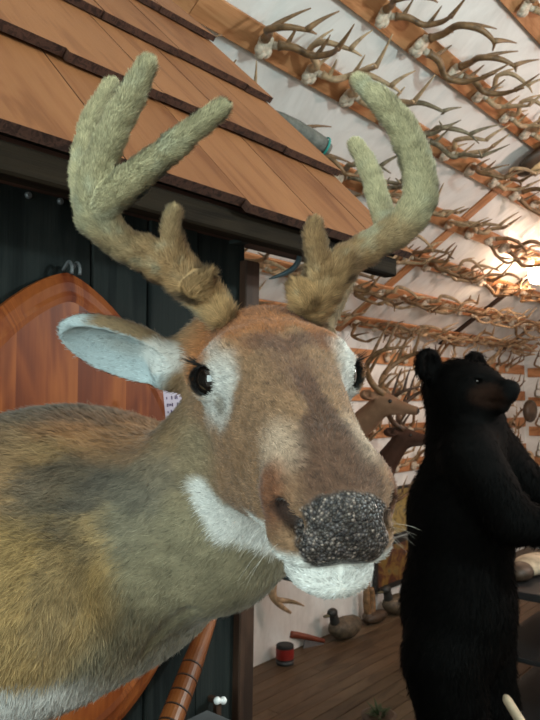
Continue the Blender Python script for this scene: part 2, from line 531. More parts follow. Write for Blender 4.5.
ear_b = at(174, 368, .592); ear_t = at(87, 337, .580)
ear_open = np.array([-.10, -.62, -.78])
EAX1 = frame_of(ear_t - ear_b, ear_open)      # rows: along, open, across
ear_c = ear_b * .42 + ear_t * .58
rear_b = hw(.052, -.09, .015); rear_t = at(349, 281, .70)
EAX2 = frame_of(rear_t - rear_b, np.array([.9, .2, -.1]))
rear_c = rear_b * .45 + rear_t * .55
NK = at(206, 516, .655)

def head_f(P):
    """P in head axes, right half mirrored"""
    Q = P.copy(); Q[..., 0] = np.abs(Q[..., 0])
    f = ell(Q, (0, -.048, -.002), (.056, .075, .050))
    f = smin(f, cap(Q, (0, -.01, -.018), (0, .125, -.040), .050, .030), .02)
    f = smin(f, cap(Q, (.012, .0, .010), (.007, .14, -.024), .026, .017), .02)
    f = smin(f, ell(Q, (.036, -.002, .008), (.022, .030, .026)), .015)      # brow
    f = smin(f, cap(Q, (.022, -.030, -.074), (.011, .090, -.066), .038, .020), .03)   # jaw
    f = smin(f, cap(Q, (.028, -.01, -.035), (.026, .05, -.035), .022, .012), .02)   # cheekbone
    f = smin(f, ell(Q, (.0, .142, -.041), (.034, .040, .031)), .018)
    f = smin(f, ell(Q, (.021, .152, -.036), (.015, .022, .017)), .012)      # nostril wings
    f = smin(f, ell(Q, (.0, .170, -.043), (.023, .019, .022)), .010)        # pad
    f = smin(f, ell(Q, (.010, .170, -.053), (.018, .016, .014)), .008)
    f = smin(f, ell(Q, (.017, .150, -.062), (.018, .026, .013)), .010)      # upper lip
    # mouth line
    mo = np.minimum(cap(Q, (.0, .188, -.070), (.028, .160, -.073), .0016, .0022), cap(Q, (.028, .160, -.073), (.037, .105, -.064), .0022, .0016))
    f = smax(f, -mo, .004)
    f = smin(f, ell(Q, (.0, .150, -.080), (.025, .028, .0145)), .006)        # chin
    f = smax(f, -(mo - .0006), .003)
    no = cap(Q, (.0222, .174, -.045), (.0295, .165, -.038), .0046, .0064)
    no = np.minimum(no, cap(Q, (.0215, .174, -.043), (.0260, .174, -.053), .0045, .0018))
    f = smax(f, -no, .004)
    # eye: lids round a socket
    E = np.array(EYE, np.float32)
    f = smin(f, ell(Q, E - EAX * .003, (.0165, .0185, .0165)), .012)
    D = Q - E; ax = (D @ EAX.astype(np.float32)); rad = D - ax[..., None] * EAX.astype(np.float32)
    rr = np.sqrt((rad[..., 1] / 1.16) ** 2 + rad[..., 0] ** 2 + (rad[..., 2] / .90) ** 2)
    ring = np.sqrt((rr - .0140) ** 2 + (ax - .0088) ** 2) - .0024
    f = smin(f, ring, .004)
    hole = np.maximum(rr - .0122, -(ax - .0005))
    f = smax(f, -hole, .003)
    tear = cap(Q, E + np.array([-.002, .018, -.008]), E + np.array([-.006, .032, -.015]), .0016, .0012)
    f = smax(f, -tear, .004)
    return f

def deer_f(P):
    H = ((P - HC.astype(np.float32)) @ HR.T.astype(np.float32)).astype(np.float32)
    f = head_f(H)
    # antler pedicles
    # neck and shoulders
    n1 = cap(P, hw(0, -.062, -.022), NK, .054, .082)
    n2 = cap(P, NK, W(.49, .65, 1.440), .077, .108)
    n1 = smin(n1, n2, .04)
    f = smin(f, n1, .030)
    S = (P @ UMZ.T.astype(np.float32))
    b = ell(S, (.455, .69, 1.434), (.200, .175, .148))
    b = smin(b, ell(S, (.33, .61, 1.420), (.150, .14, .105)), .06)
    b = smin(b, ell(S, (.42, .66, 1.487), (.15, .13, .095)), .05)
    f = smin(f, b, .05)
    # shoulder fold
    fold = cap(P, at(110, 668, .665), at(190, 612, .60), .001, .001)
    f = f + .004 * np.exp(-(fold / .006) ** 2)
    f = smax(f, S[..., 1] - .788, .01)
    # near ear
    e = cap(P, hw(-.042, -.085, .012), ear_b, .030, .020)
    A = (P - ear_c.astype(np.float32)) @ EAX1.T.astype(np.float32)
    o = ell(A, (0, 0, 0), (.057, .019, .031))
    i = ell(A, (.001, .0115, 0), (.052, .0165, .0268))
    o = smax(o, -i, .003)
    e = smin(e, o, .012)
    f = smin(f, e, .014)
    # far ear
    e2 = cap(P, hw(.042, -.085, .012), rear_b, .028, .018)
    A = (P - rear_c.astype(np.float32)) @ EAX2.T.astype(np.float32)
    o = ell(A, (0, 0, 0), (.060, .016, .026)); i = ell(A, (.001, .0105, 0), (.055, .014, .0215))
    e2 = smin(e2, smax(o, -i, .003), .012)
    f = smin(f, e2, .014)
    return f

RUST = np.array([.33, .125, .045]); FACE = np.array([.245, .140, .078]); DARK = np.array([.095, .048, .034])
WHITE = np.array([.72, .70, .66]); PALE = np.array([.52, .38, .28]); OLIVE = np.array([.215, .180, .112])
GOLD = np.array([.33, .215, .090]); BROWN = np.array([.24, .145, .075]); GREY = np.array([.075, .068, .058]); EARIN = np.array([.44, .52, .54])

def deer_col(P):
    P = np.asarray(P, float); n = len(P)
    H = hloc(P); x, y, z = H.T; ax = np.abs(x)
    n1 = vnoise(P, 45, 1, 3) - .5; n2 = vnoise(P, 14, 2, 3) - .5; nf = vnoise(P, 420, 4, 2) - .5
    # --- body
    S = P @ UMZ.T
    c = np.tile(OLIVE, (n, 1))
    streak = vnoise(P * np.array([1, 1, 2.2]), 60, 8, 3) - .5
    d = np.linalg.norm((P - at(205, 480, .60)) / np.array([.09, .12, .10]), axis=1)
    c = lerp(c, OLIVE * 1.05, ss(1.2, .5, d))
    # dorsal line brown / dark
    t = ss(1.505, 1.585, S[:, 2] + n2 * .03) * ss(.35, .5, S[:, 1] + S[:, 0] * .1)
    c = lerp(c, BROWN, t * .85)
    gl = at(20, 560, .58)
    d = np.linalg.norm((P - gl) / np.array([.075, .2, .125]), axis=1) + n2 * .5
    c = lerp(c, GOLD, ss(1.15, .75, d))
    d = np.linalg.norm((P - at(0, 470, .68)) / np.array([.10, .15, .05]), axis=1) + n2 * .5
    c = lerp(c, BROWN * 1.35, ss(1.2, .6, d) * .8)
    for (px, py, Y, r0, r1, a, cc) in [(88, 478, .68, .040, .030, .75, GREY * 1.3), (135, 500, .64, .05, .035, .35, GREY * 1.6), (160, 470, .66, .05, .035, .5, GREY * 1.5),
                                     (110, 425, .76, .075, .02, .55, RUST), (140, 440, .74, .05, .018, .5, np.array([.36, .19, .09])),
                                     (70, 412, .76, .08, .016, .45, GREY), (75, 560, .60, .018, .07, .25, GREY * 1.5)]:
        d = np.sqrt(((P[:, 0] - at(px, py, Y)[0]) / r0) ** 2 + ((P[:, 2] - at(px, py, Y)[2]) / r1) ** 2 + ((P[:, 1] - Y) / .30) ** 2) + n2 * .9 + streak * .6
        c = lerp(c, cc, ss(1.25, .6, d) * a)
    # white inner leg at the lower left, brown lower edge
    d = S[:, 2] + (P[:, 0] + .2) * .10
    c = lerp(c, WHITE * .95, ss(1.392, 1.378, d + n1 * .02) * ss(1.338, 1.350, d + n1 * .01) * ss(-.13, -.17, P[:, 0]))
    c = lerp(c, BROWN * 1.2, ss(1.345, 1.330, d) * .6)
    c = c * (1 + streak * .8)[:, None]
    # --- throat patch
    Pt = P.astype(np.float32).copy(); Pt[:, 1] = .55
    def g2(a): q = at(*a, .55); return q
    tp = np.minimum(cap(Pt, g2((199, 488)), g2((225, 530)), .008, .014), cap(Pt, g2((222, 522)), g2((290, 556)), .015, .011)) + np.maximum(0, P[:, 1] - .64)
    c = lerp(c, WHITE * .95, ss(.006, -.006, tp + n1 * .008))
    # --- head
    h = np.tile(FACE, (n, 1)) * (1 + n1 * .35)[:, None]
    h = lerp(h, OLIVE * 1.05, ss(.040, .052, ax) * ss(-.03, -.05, z) * ss(.03, -.02, y) * .7)
    h = lerp(h, RUST, ss(.030, .004, y + n1 * .05) * ss(-.01, .012, z))
    dk = np.sqrt((x / .036) ** 2 + ((y - .030 + ax * .45) / .014) ** 2) + n1 * .8
    h = lerp(h, DARK * 1.2, ss(1.3, .5, dk) * .75 * ss(.0, .01, z))
    dk = np.abs(x - .002) / (.007 + .020 * ss(.105, .158, y)) + n1 * .8
    h = lerp(h, DARK * .85, ss(1.3, .7, dk) * ss(.035, .09, y) * ss(-.05, -.02, z) * .85)
    dk = np.sqrt((ax / .022) ** 2 + ((y - .055) / .06) ** 2) + n1 * .9
    h = lerp(h, DARK * 1.5, ss(1.2, .4, dk) * .45)
    dk = np.sqrt(((ax - .026) / .015) ** 2 + ((y - .132) / .030) ** 2 + ((z + .015) / .020) ** 2) + n1 * .7
    h = lerp(h, PALE, ss(1.4, .3, dk) * .8)
    dk = np.sqrt(((ax - .036) / .016) ** 2 + ((y - .150) / .022) ** 2 + ((z + .036) / .020) ** 2) + n1 * .4
    h = lerp(h, np.array([.17, .065, .032]), ss(1.4, .6, dk) * .9)
    Hq = np.stack([ax, y, z], 1).astype(np.float32)
    h = lerp(h, np.array([.028, .016, .013]), ss(.0035, -.001, cap(Hq, (.0222, .174, -.045), (.0295, .165, -.038), .0046, .0064)))
    # eye surround
    dk = np.sqrt(((ax - .047) / .018) ** 2 + ((y - .014) / .032) ** 2 + ((z + .004) / .038) ** 2) + n1 * .7
    h = lerp(h, WHITE * .74, ss(1.2, .5, dk) * .9)
    dk = np.sqrt(((ax - .044) / .014) ** 2 + ((y + .002) / .022) ** 2 + ((z - .020) / .014) ** 2) + n1 * .5
    h = lerp(h, WHITE * .8, ss(1.2, .6, dk) * .75)
    D = np.stack([ax, y, z], 1) - EYE; al = D @ EAX; rad = D - al[:, None] * EAX
    rr = np.sqrt((rad[:, 1] / 1.16) ** 2 + rad[:, 0] ** 2 + (rad[:, 2] / .90) ** 2)
    h = lerp(h, np.array([.012, .01, .009]), ss(.0146, .0128, rr) * ss(.0, .003, al))
    dk = np.sqrt(((ax - .049) / .006) ** 2 + ((y - .026) / .014) ** 2 + ((z + .014) / .010) ** 2)
    h = lerp(h, np.array([.12, .09, .06]), ss(1.1, .5, dk) * .7)
    # lips, chin, under jaw
    h = lerp(h, WHITE, ss(-.058, -.065, z + n1 * .006 + (.165 - y) * .16) * ss(.055, .085, y))
    h = h * (1 + nf * 1.1)[:, None]
    head = ss(.030, .0, head_f(H.astype(np.float32))) * ss(-.12, -.09, y)
    under = ss(-.085, -.105, z + .3 * np.maximum(y, 0)) * ss(.05, 0.0, y)
    c = lerp(c, h, head * (1 - under * .9))
    c = lerp(c, WHITE * .95, ss(.004, -.008, tp + n1 * .008) * ss(-.050, -.062, z))
    # --- near ear
    A = (P - ear_c) @ EAX1.T
    inn = ell(A.astype(np.float32), (.001, .0115, 0), (.052, .0165, .0268))
    e = ell(A.astype(np.float32), (0, 0, 0), (.062, .025, .034))
    back = np.array([.23, .155, .085]) * (1 + n1 * .4)[:, None]
    isin = ss(.0028, .0008, inn) * ss(-.010, -.002, A[:, 1])
    tipw = ss(.026, .042, A[:, 0])
    ec = lerp(back, np.tile(EARIN, (n, 1)), np.maximum(isin, tipw * .9))
    c = lerp(c, ec, ss(.006, -.002, e) * ss(-.055, -.035, A[:, 0]))
    d = np.linalg.norm((P - at(160, 358, .575)) / np.array([.022, .03, .016]), axis=1) + n1 * .5
    c = lerp(c, WHITE * .9, ss(1.2, .7, d) * .8)
    A = (P - rear_c) @ EAX2.T
    e = ell(A.astype(np.float32), (0, 0, 0), (.064, .020, .030))
    c = lerp(c, back * 1.1, ss(.005, -.002, e))
    return np.clip(c, 0, 1)

def deer_nose(P):
    H = hloc(P); x, y, z = H.T; ax = np.abs(x)
    wdt = np.interp(z, [-.068, -.062, -.054, -.047, -.041, -.036, -.030, -.024], [.014, .021, .0255, .0235, .0205, .0225, .0250, .0235])
    n1 = vnoise(P, 160, 6, 2) - .5; wdt = wdt + n1 * .003
    e = (z + .046) - .68 * (y - .150) + .6 * np.maximum(0, ax - .014) - .22 * np.maximum(0, .008 - ax) + n1 * .002
    m = ss(.0015, -.0015, e) * ss(1.08, .97, ax / wdt) * ss(-.0680, -.0645, z) * ss(.158, .163, y)
    return m

def face_zone(P):
    H = hloc(P)
    return ss(.02, .0, head_f(H.astype(np.float32))) * ss(-.075, -.045, H[:, 1])

def deer_len(P):
    H = hloc(P); fz = face_zone(P)
    body = ss(.70, .60, P @ U * 0 + P[:, 1]) * 0 + ss(-.04, -.20, P[:, 0])
    L = .007 + .004 * body
    tuft = ss(-.02, -.05, H[:, 1]) * ss(.02, .035, H[:, 2])
    L = L * (1 - fz) + (.0042 + .006 * tuft) * fz
    A = (P - ear_c) @ EAX1.T
    ear = ss(.010, 0, ell(A.astype(np.float32), (0, 0, 0), (.059, .023, .031)))
    return L * (1 - ear) + .006 * ear

def deer_w(P):
    return .0006 + .0003 * ss(.0, .014, deer_len(P) - .005)

def deer_flow(P):
    H = hloc(P); fz = face_zone(P)[:, None]
    back = -HR[1] * 1.0
    side = np.sign(H[:, 0])[:, None] * HR[0] * .35
    fdir = back + side + np.array([0, 0, .1])
    bdir = np.array([-.75, .35, -.35])[None] + np.array([0, 0, -.5]) * ss(-.05, -.2, P[:, 0])[:, None]
    d = fdir * fz + bdir * (1 - fz)
    A = (P - ear_c) @ EAX1.T
    ear = (ss(.010, 0, ell(A.astype(np.float32), (0, 0, 0), (.059, .023, .031))) * ss(-.05, -.03, A[:, 0]))[:, None]
    return d * (1 - ear) + EAX1[0] * ear

def deer_dens(P):
    return .6 + 1.6 * face_zone(P) + .5 * ss(-.1, 0, P[:, 0])

DL = W(.505, .80, 1.45)
deer = empty('deer_mount', DL, 'large velvet-antlered deer shoulder mount on an oval plaque in the foreground', 'mounted deer')
V, Q, Nn = polygonize(deer_f, (-.50, .30, 1.20), (.16, 1.15, 1.75), .0024)
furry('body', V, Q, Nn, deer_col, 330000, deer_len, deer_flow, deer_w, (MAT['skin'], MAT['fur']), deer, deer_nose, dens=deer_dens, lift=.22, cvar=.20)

def antler(segs, name, label, seed, grad):
    """segs: chains of (px, py, Y, radius px)"""
    chains = [[(at(a, b, Y), r * .90 * Y / F) for a, b, Y, r in s] for s in segs]
    fine = []
    for ch in chains:
        P = crom([c[0] for c in ch], 3); R = np.interp(np.linspace(0, 1, len(P)), np.linspace(0, 1, len(ch)), [c[1] for c in ch])
        fine.append((P, R))
    def f(P):
        o = None
        for Pc, R in fine:
            g = None
            for i in range(len(Pc) - 1):
                d = cap(P, Pc[i], Pc[i + 1], R[i], R[i + 1])
                g = d if g is None else np.minimum(g, d)
            o = g if o is None else smin(o, g, .010)
        n = np.sin(P[..., 0] * 190 + 3 * np.sin(P[..., 2] * 120)) * np.sin(P[..., 2] * 170 + 2) * np.sin(P[..., 1] * 150)
        return o - .0012 * n
    allp = np.concatenate([c[0] for c in fine])
    V, Q, Nn = polygonize(f, allp.min(0) - .035, allp.max(0) + .035, .0028)
    base = chains[0][0][0]
    def colf(P):
        P = np.asarray(P, float); n = len(P)
        d = np.linalg.norm(P - base, axis=1)
        n1 = vnoise(P, 50, seed, 3) - .5; n2 = vnoise(P, 300, seed + 3, 2) - .5
        lo = np.array([.50, .30, .135]); hi = np.array([.50, .44, .26])
        c = lerp(np.tile(lo, (n, 1)), hi, ss(.05, .13, d + n1 * .06))
        c = lerp(c, np.array([.26, .15, .075]), ss(.10, .03, np.abs(P[:, 2] - base[2] - .055) + np.abs(d - .07)) * .5)
        c = lerp(c, np.array([.45, .46, .33]), ss(.55, .8, n1 + .5) * .5)
        return np.clip(c * (1 + n2 * .5)[:, None], 0, 1)
    tips = [ch[-1][0] for ch in chains]
    def flow(P):
        best = np.full(len(P), 9.0); d = np.zeros((len(P), 3))
        for Pc, R in fine:
            for i in range(len(Pc) - 1):
                g = cap(P.astype(np.float32), Pc[i], Pc[i + 1], R[i], R[i + 1]); t = g < best
                best = np.where(t, g, best); d[t] = (Pc[i + 1] - Pc[i]) / (np.linalg.norm(Pc[i + 1] - Pc[i]) + 1e-9)
        return d
    def ln(P):
        d = np.linalg.norm(P - base, axis=1)
        return .0050 + .0045 * ss(.08, .02, d)
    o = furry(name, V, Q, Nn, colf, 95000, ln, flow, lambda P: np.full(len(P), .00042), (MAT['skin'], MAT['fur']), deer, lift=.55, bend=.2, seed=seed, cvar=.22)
    return o

antler([
    [(222, 316, .560, 15), (210, 301, .562, 17), (191, 283, .560, 18), (165, 268, .555, 17), (140, 254, .548, 17), (115, 238, .54, 18), (97, 215, .532, 19), (93, 192, .525, 18), (99, 165, .52, 17), (115, 128, .515, 16), (131, 97, .51, 14), (147, 66, .505, 11)],
    [(102, 205, .526, 17), (125, 186, .515, 18), (155, 161, .50, 15), (190, 133, .487, 12.5), (221, 108, .478, 10)],
    [(92, 218, .54, 15), (82, 185, .56, 12), (84, 150, .575, 11), (93, 118, .585, 11), (112, 86, .595, 9)],
    [(186, 280, .556, 13), (176, 252, .548, 12), (172, 230, .54, 10.5), (173, 212, .535, 9)],
    [(196, 288, .55, 14), (207, 276, .54, 8)], [(160, 262, .55, 12), (148, 246, .545, 9)],
], 'antler', None, 21, 0)
antler([
    [(310, 312, .572, 16), (319, 296, .572, 18), (332, 274, .572, 17), (352, 257, .574, 16), (378, 242, .578, 16), (402, 226, .58, 17.5), (418, 203, .58, 18), (420, 178, .578, 17.5), (412, 150, .572, 16.5), (399, 122, .565, 15), (383, 103, .56, 13), (368, 89, .562, 9.5), (359, 81, .565, 7.5)],
    [(392, 232, .59, 13), (381, 208, .61, 11), (374, 182, .625, 10.5), (366, 163, .635, 9.5), (355, 145, .645, 7.5)],
    [(322, 285, .565, 14), (318, 258, .558, 12), (315, 238, .552, 11), (315, 224, .548, 8)],
    [(306, 300, .56, 14), (297, 288, .555, 8)], [(338, 272, .565, 12), (343, 258, .56, 10)],
], 'antler', None, 31, 0)

for sgn in (-1, 1):
    mb = MB(); e = hw(EYE[0] * sgn, EYE[1], EYE[2])
    mb.ball(hw((EYE[0] - EAX[0] * .0060) * sgn, EYE[1] - EAX[1] * .0060, EYE[2] - EAX[2] * .0060), .0162, .0162, .0162, n=32)
    mb.build('eye', MAT['eye'], deer, smooth=True)
    items = []
    rr = random.Random(5 + sgn)
    for i in range(60):
        t = rr.uniform(-.2, 1.0)      # along upper lid: -1 front .. 1 back
        a = PI * (.5 + .42 * t)
        ly = -math.cos(a - PI) * 0 + (-.0135) * t
        lz = .0090 * math.sqrt(max(0, 1 - t * t * .7))
        r0 = (EYE[0] + .007 - .004 * abs(t)) * 1.0
        root = hw(r0 * sgn, EYE[1] + ly + .003, EYE[2] + lz + .003)
        d = (HR[0] * sgn * .75 + HR[1] * (.15 - .55 * t) + HR[2] * .15); d = d / np.linalg.norm(d) + np.array([rr.gauss(0, .12) for _ in range(3)])
        items.append((root, d, HR[2] * .25, rr.uniform(.009, .018), .00026))
    blades('eyelashes', items, MAT['lash'], deer)
# whiskers and brow hairs, each side its own part
wm = plain('pale_whisker', (.5, .45, .4), .5, bs=0)
rr = random.Random(9)
for sgn in (-1, 1):
    items = []
    for i in range(9):
        items.append((hw(sgn * rr.uniform(.026, .034), rr.uniform(.13, .165), rr.uniform(-.068, -.05)), HR[0] * sgn * .8 + HR[1] * rr.uniform(-.1, .7) + HR[2] * rr.uniform(-.5, .3), HR[2] * -.3, rr.uniform(.015, .035), .00014))
    blades('whiskers', items, wm, deer)
    for z0, z1 in ((.018, .026), (-.030, -.018)):
        items = []
        for i in range(12):
            items.append((hw(sgn * rr.uniform(.040, .052), rr.uniform(-.012, .018), rr.uniform(z0, z1)), HR[0] * sgn * .4 + HR[1] * rr.uniform(-.2, .3) + HR[2] * rr.uniform(-.6, .6) + HR[0] * .1, HR[2] * rr.uniform(-.5, .3), rr.uniform(.010, .026), .00016))
        blades('brow_hairs' if z0 > 0 else 'lower_lashes', items, MAT['lash'], deer)

# plaque with bevelled rim
mb = MB(); pn = 72
def oval(a, b, e=1.9, s0=.505, z0=1.452):
    out = []
    for i in range(pn):
        t = 2 * PI * i / pn; c, s = math.cos(t), math.sin(t)
        ex = 1.45 if s > 0 else 2.0
        out.append((s0 + a * math.copysign(abs(c) ** (2 / ex), c), z0 + b * math.copysign(abs(s) ** (2 / ex), s)))
    return out
rings = [(.235, .305, .799), (.245, .315, .796), (.245, .315, .786), (.232, .302, .780), (.220, .290, .777), (.214, .284, .7745), (.206, .276, .776), (.1, .13, .776), (.002, .002, .776)]
vs = []; tc = []
for a, b, m in rings:
    for (s, z) in oval(a, b):
        vs.append(W(s, m, z)); tc.append((z, s + math.floor((s - .43) / .085) * 3.7, m))
fs = []
for r in range(len(rings) - 1):
    for i in range(pn):
        j = (i + 1) % pn; fs.append((r * pn + i, (r + 1) * pn + i, (r + 1) * pn + j, r * pn + j))
# flat face as glued strips
mb.add(vs[:7 * pn], [f for f in fs if max(f) < 7 * pn], tc[:7 * pn])
edges = [-.30, -.165, -.075, .012, .09, .16, .30]
def zext(ds, b, a, top):
    e = 1.45 if top else 2.0
    q = min(1, abs(ds) / a); return b * (1 - q ** e) ** (1 / e)
for k in range(len(edges) - 1):
    x0, x1 = max(edges[k], -.206), min(edges[k + 1], .206)
    off = np.array([k * 5.1, k * 3.3, k * 1.7]); top = []; bot = []
    for i in range(13):
        d = x0 + (x1 - x0) * i / 12
        top.append((d, zext(d, .276, .206, True))); bot.append((d, -zext(d, .276, .206, False)))
    vs = [W(.505 + d, .776, 1.452 + z) for d, z in bot + top]; tcs = [off + np.array([z, d, 0]) for d, z in bot + top]
    mb.add(vs, [(i, i + 1, 13 + i + 1, 13 + i) for i in range(12)], tcs)
mb.build('plaque', MAT['plaque'], deer)

mb = MB()
hk = W(.508, .775, 1.790 - .0)
for dx in (-.006, .006):
    mb.tube(crom([W(.512 + dx, .798, 1.772), W(.512 + dx, .785, 1.782), W(.512 + dx, .778, 1.776), W(.512 + dx, .777, 1.765)], 4), .0022, 8)
mb.build('hanging_hook', MAT['steel'], deer, smooth=True)

# card behind the ear
mb = MB(); cc = W(.690, .772, 1.600)
cc = at(173, 402, .94)
cx_ = np.array([.96, .2, .1]); cx_ /= np.linalg.norm(cx_); cz_ = np.array([-.12, 0, 1.0]); cz_ -= cx_ * cx_.dot(cz_); cz_ /= np.linalg.norm(cz_); cy_ = np.cross(cz_, cx_)
card = empty('hanging_tag', cc, 'small lilac card tag with purple writing behind the ear', 'tag')
mb.box(cc, cx_, cy_, cz_, .012, .0006, .026, bev=.0003); mb.build('card', MAT['card'], card)
mb = MB()
for r, row in enumerate(['1001011', '1111001', '1011010']):
    for i, ch in enumerate(row):
        if ch == '1':
            mb.box(cc + cx_ * (-.008 + .0023 * i) - cy_ * .0009 + cz_ * (.006 - r * .0095), cx_, cy_, cz_, .0007, .0002, random.uniform(.0012, .0026))
mb.build('writing', MAT['ink'], card)
#PART3
# ------------------------------------------------------------------ black bear
def K(px, py, Y): return at(px, py, Y)
hd = K(463, 391, 2.58)                         # skull centre
fw = np.array([.58, -.81, -.02]); fw /= np.linalg.norm(fw)
BR = frame_of(fw, (0, 0, 1)); BR = np.stack([BR[0], BR[1], BR[2]])   # fwd, up, side
BSC = 1.12
def bh(a, b, c): return hd + (BR[0] * a + BR[1] * b + BR[2] * c) * BSC
nearside = -1 if BR[2][1] > 0 else 1
def bear_f(P):
    Q = ((P - hd.astype(np.float32)) @ BR.T.astype(np.float32) / BSC).astype(np.float32)
    Qs = Q.copy(); Qs[..., 2] = np.abs(Qs[..., 2])
    f = ell(Q, (0, 0, 0), (.135, .105, .115))
    f = smin(f, cap(Q, (.06, .006, 0), (.165, -.002, 0), .066, .040), .035)
    f = smin(f, ell(Q, (.186, .010, 0), (.026, .025, .028)), .012)      # nose
    f = smin(f, cap(Q, (.05, -.045, 0), (.150, -.044, 0), .056, .026), .014)  # jaw
    gap = cap(Qs, (.19, -.024, .0), (.10, -.030, .054), .004, .004)
    f = smax(f, -gap, .008)
    f = smin(f, ell(Qs, (.06, .045, .045), (.045, .022, .035)), .02)     # brow
    er = ell(Qs, (-.045, .085, .120), (.030, .056, .056)); eb = ell(Qs, (-.015, .088, .128), (.026, .042, .042))
    f = smin(f, smax(er, -eb, .006), .014)
    f = smax(f, -(ell(Qs, (.105, .032, .058), (.011, .011, .011))), .004)
    f = f * BSC
    # trunk
    t = cap(P, bh(-.01, -.03, 0), K(466, 430, 2.62), .115, .132)
    t = smin(t, cap(P, K(468, 428, 2.62), K(462, 510, 2.62), .122, .180), .08)
    t = smin(t, cap(P, K(462, 510, 2.62), K(459, 600, 2.62), .180, .190), .08)
    t = smin(t, ell(P, K(457, 615, 2.62), (.19, .21, .26)), .08)
    # legs to the floor
    for sx, sy in ((-.085, -.10), (.10, .14)):
        hip = K(460, 650, 2.62) + np.array([sx, sy, 0]); kn = np.array([hip[0] + .03, hip[1] - .03, .42]); an = np.array([hip[0] - .01, hip[1], .10])
        g = smin(cap(P, hip, kn, .15, .11), cap(P, kn, an, .11, .07), .05)
        ft = ell(P, (an[0] + .07, an[1] - .02, .045), (.15, .07, .055))
        t = smin(t, smin(g, ft, .03), .05)
    # arms reaching forward
    for (sh, el, wr, pw) in ((K(470, 455, 2.46), K(512, 520, 2.36), K(556, 532, 2.30), K(575, 536, 2.26)), (K(488, 445, 2.74), K(530, 490, 2.72), K(572, 500, 2.62), K(592, 500, 2.58))):
        g = cap(P, sh, el, .105, .078); g = smin(g, cap(P, el, wr, .076, .055), .03); g = smin(g, ell(P, pw, (.062, .055, .04)), .03)
        t = smin(t, g, .06)
    return smin(f, t, .05)

bear = empty('black_bear', (hd[0] - .02, 2.62, 0), 'standing black bear on its hind legs at the right, arms reaching forward', 'bear')
Vb, Qb, Nb = polygonize(bear_f, (.3, 2.0, -.02), (1.5, 3.1, 1.95), .0085)
def bear_col(P):
    P = np.asarray(P, float); q = (P - hd) @ BR.T / BSC
    c = np.tile(np.array([.0021, .0019, .0018]), (len(P), 1))
    d = np.sqrt(((q[:, 0] - .138) / .055) ** 2 + ((q[:, 1] + .015) / .045) ** 2)
    c = lerp(c, np.array([.028, .013, .008]), ss(1.15, .5, d) * .8)
    c = lerp(c, np.array([.004, .004, .004]), ss(.045, .03, np.linalg.norm(q - np.array([.20, .008, 0]), axis=1)))
    return c * (1 + .5 * (vnoise(P, 60, 3, 2) - .5))[:, None]
def bear_len(P):
    q = (P - hd) @ BR.T / BSC
    return .030 - .022 * ss(.0, .12, q[:, 0]) * ss(.4, .3, np.linalg.norm(q, axis=1))
furry('body', Vb, Qb, Nb, bear_col, 60000, bear_len, lambda P: np.tile(np.array([-.2, .1, -1.0]), (len(P), 1)), lambda P: np.full(len(P), .003), (MAT['bskin'], MAT['bfur']), bear, lift=.25, seed=8)
for s in (-1, 1):
    mb = MB(); mb.ball(bh(.098, .031, .055 * s), .009, .009, .009, n=16); mb.build('eye', MAT['eye'], bear, smooth=True)
for base, side in ((K(575, 536, 2.26), 1), (K(592, 500, 2.58), 1)):
    for k in range(5):
        mb = MB(); b0 = base + np.array([.04, -.035 + .018 * k, -.01])
        mb.tube(crom([b0, b0 + np.array([.03, 0, 0]), b0 + np.array([.05, 0, -.022])], 4), np.linspace(.007, .001, 9), 8)
        mb.build('claw', MAT['black'], bear, smooth=True)

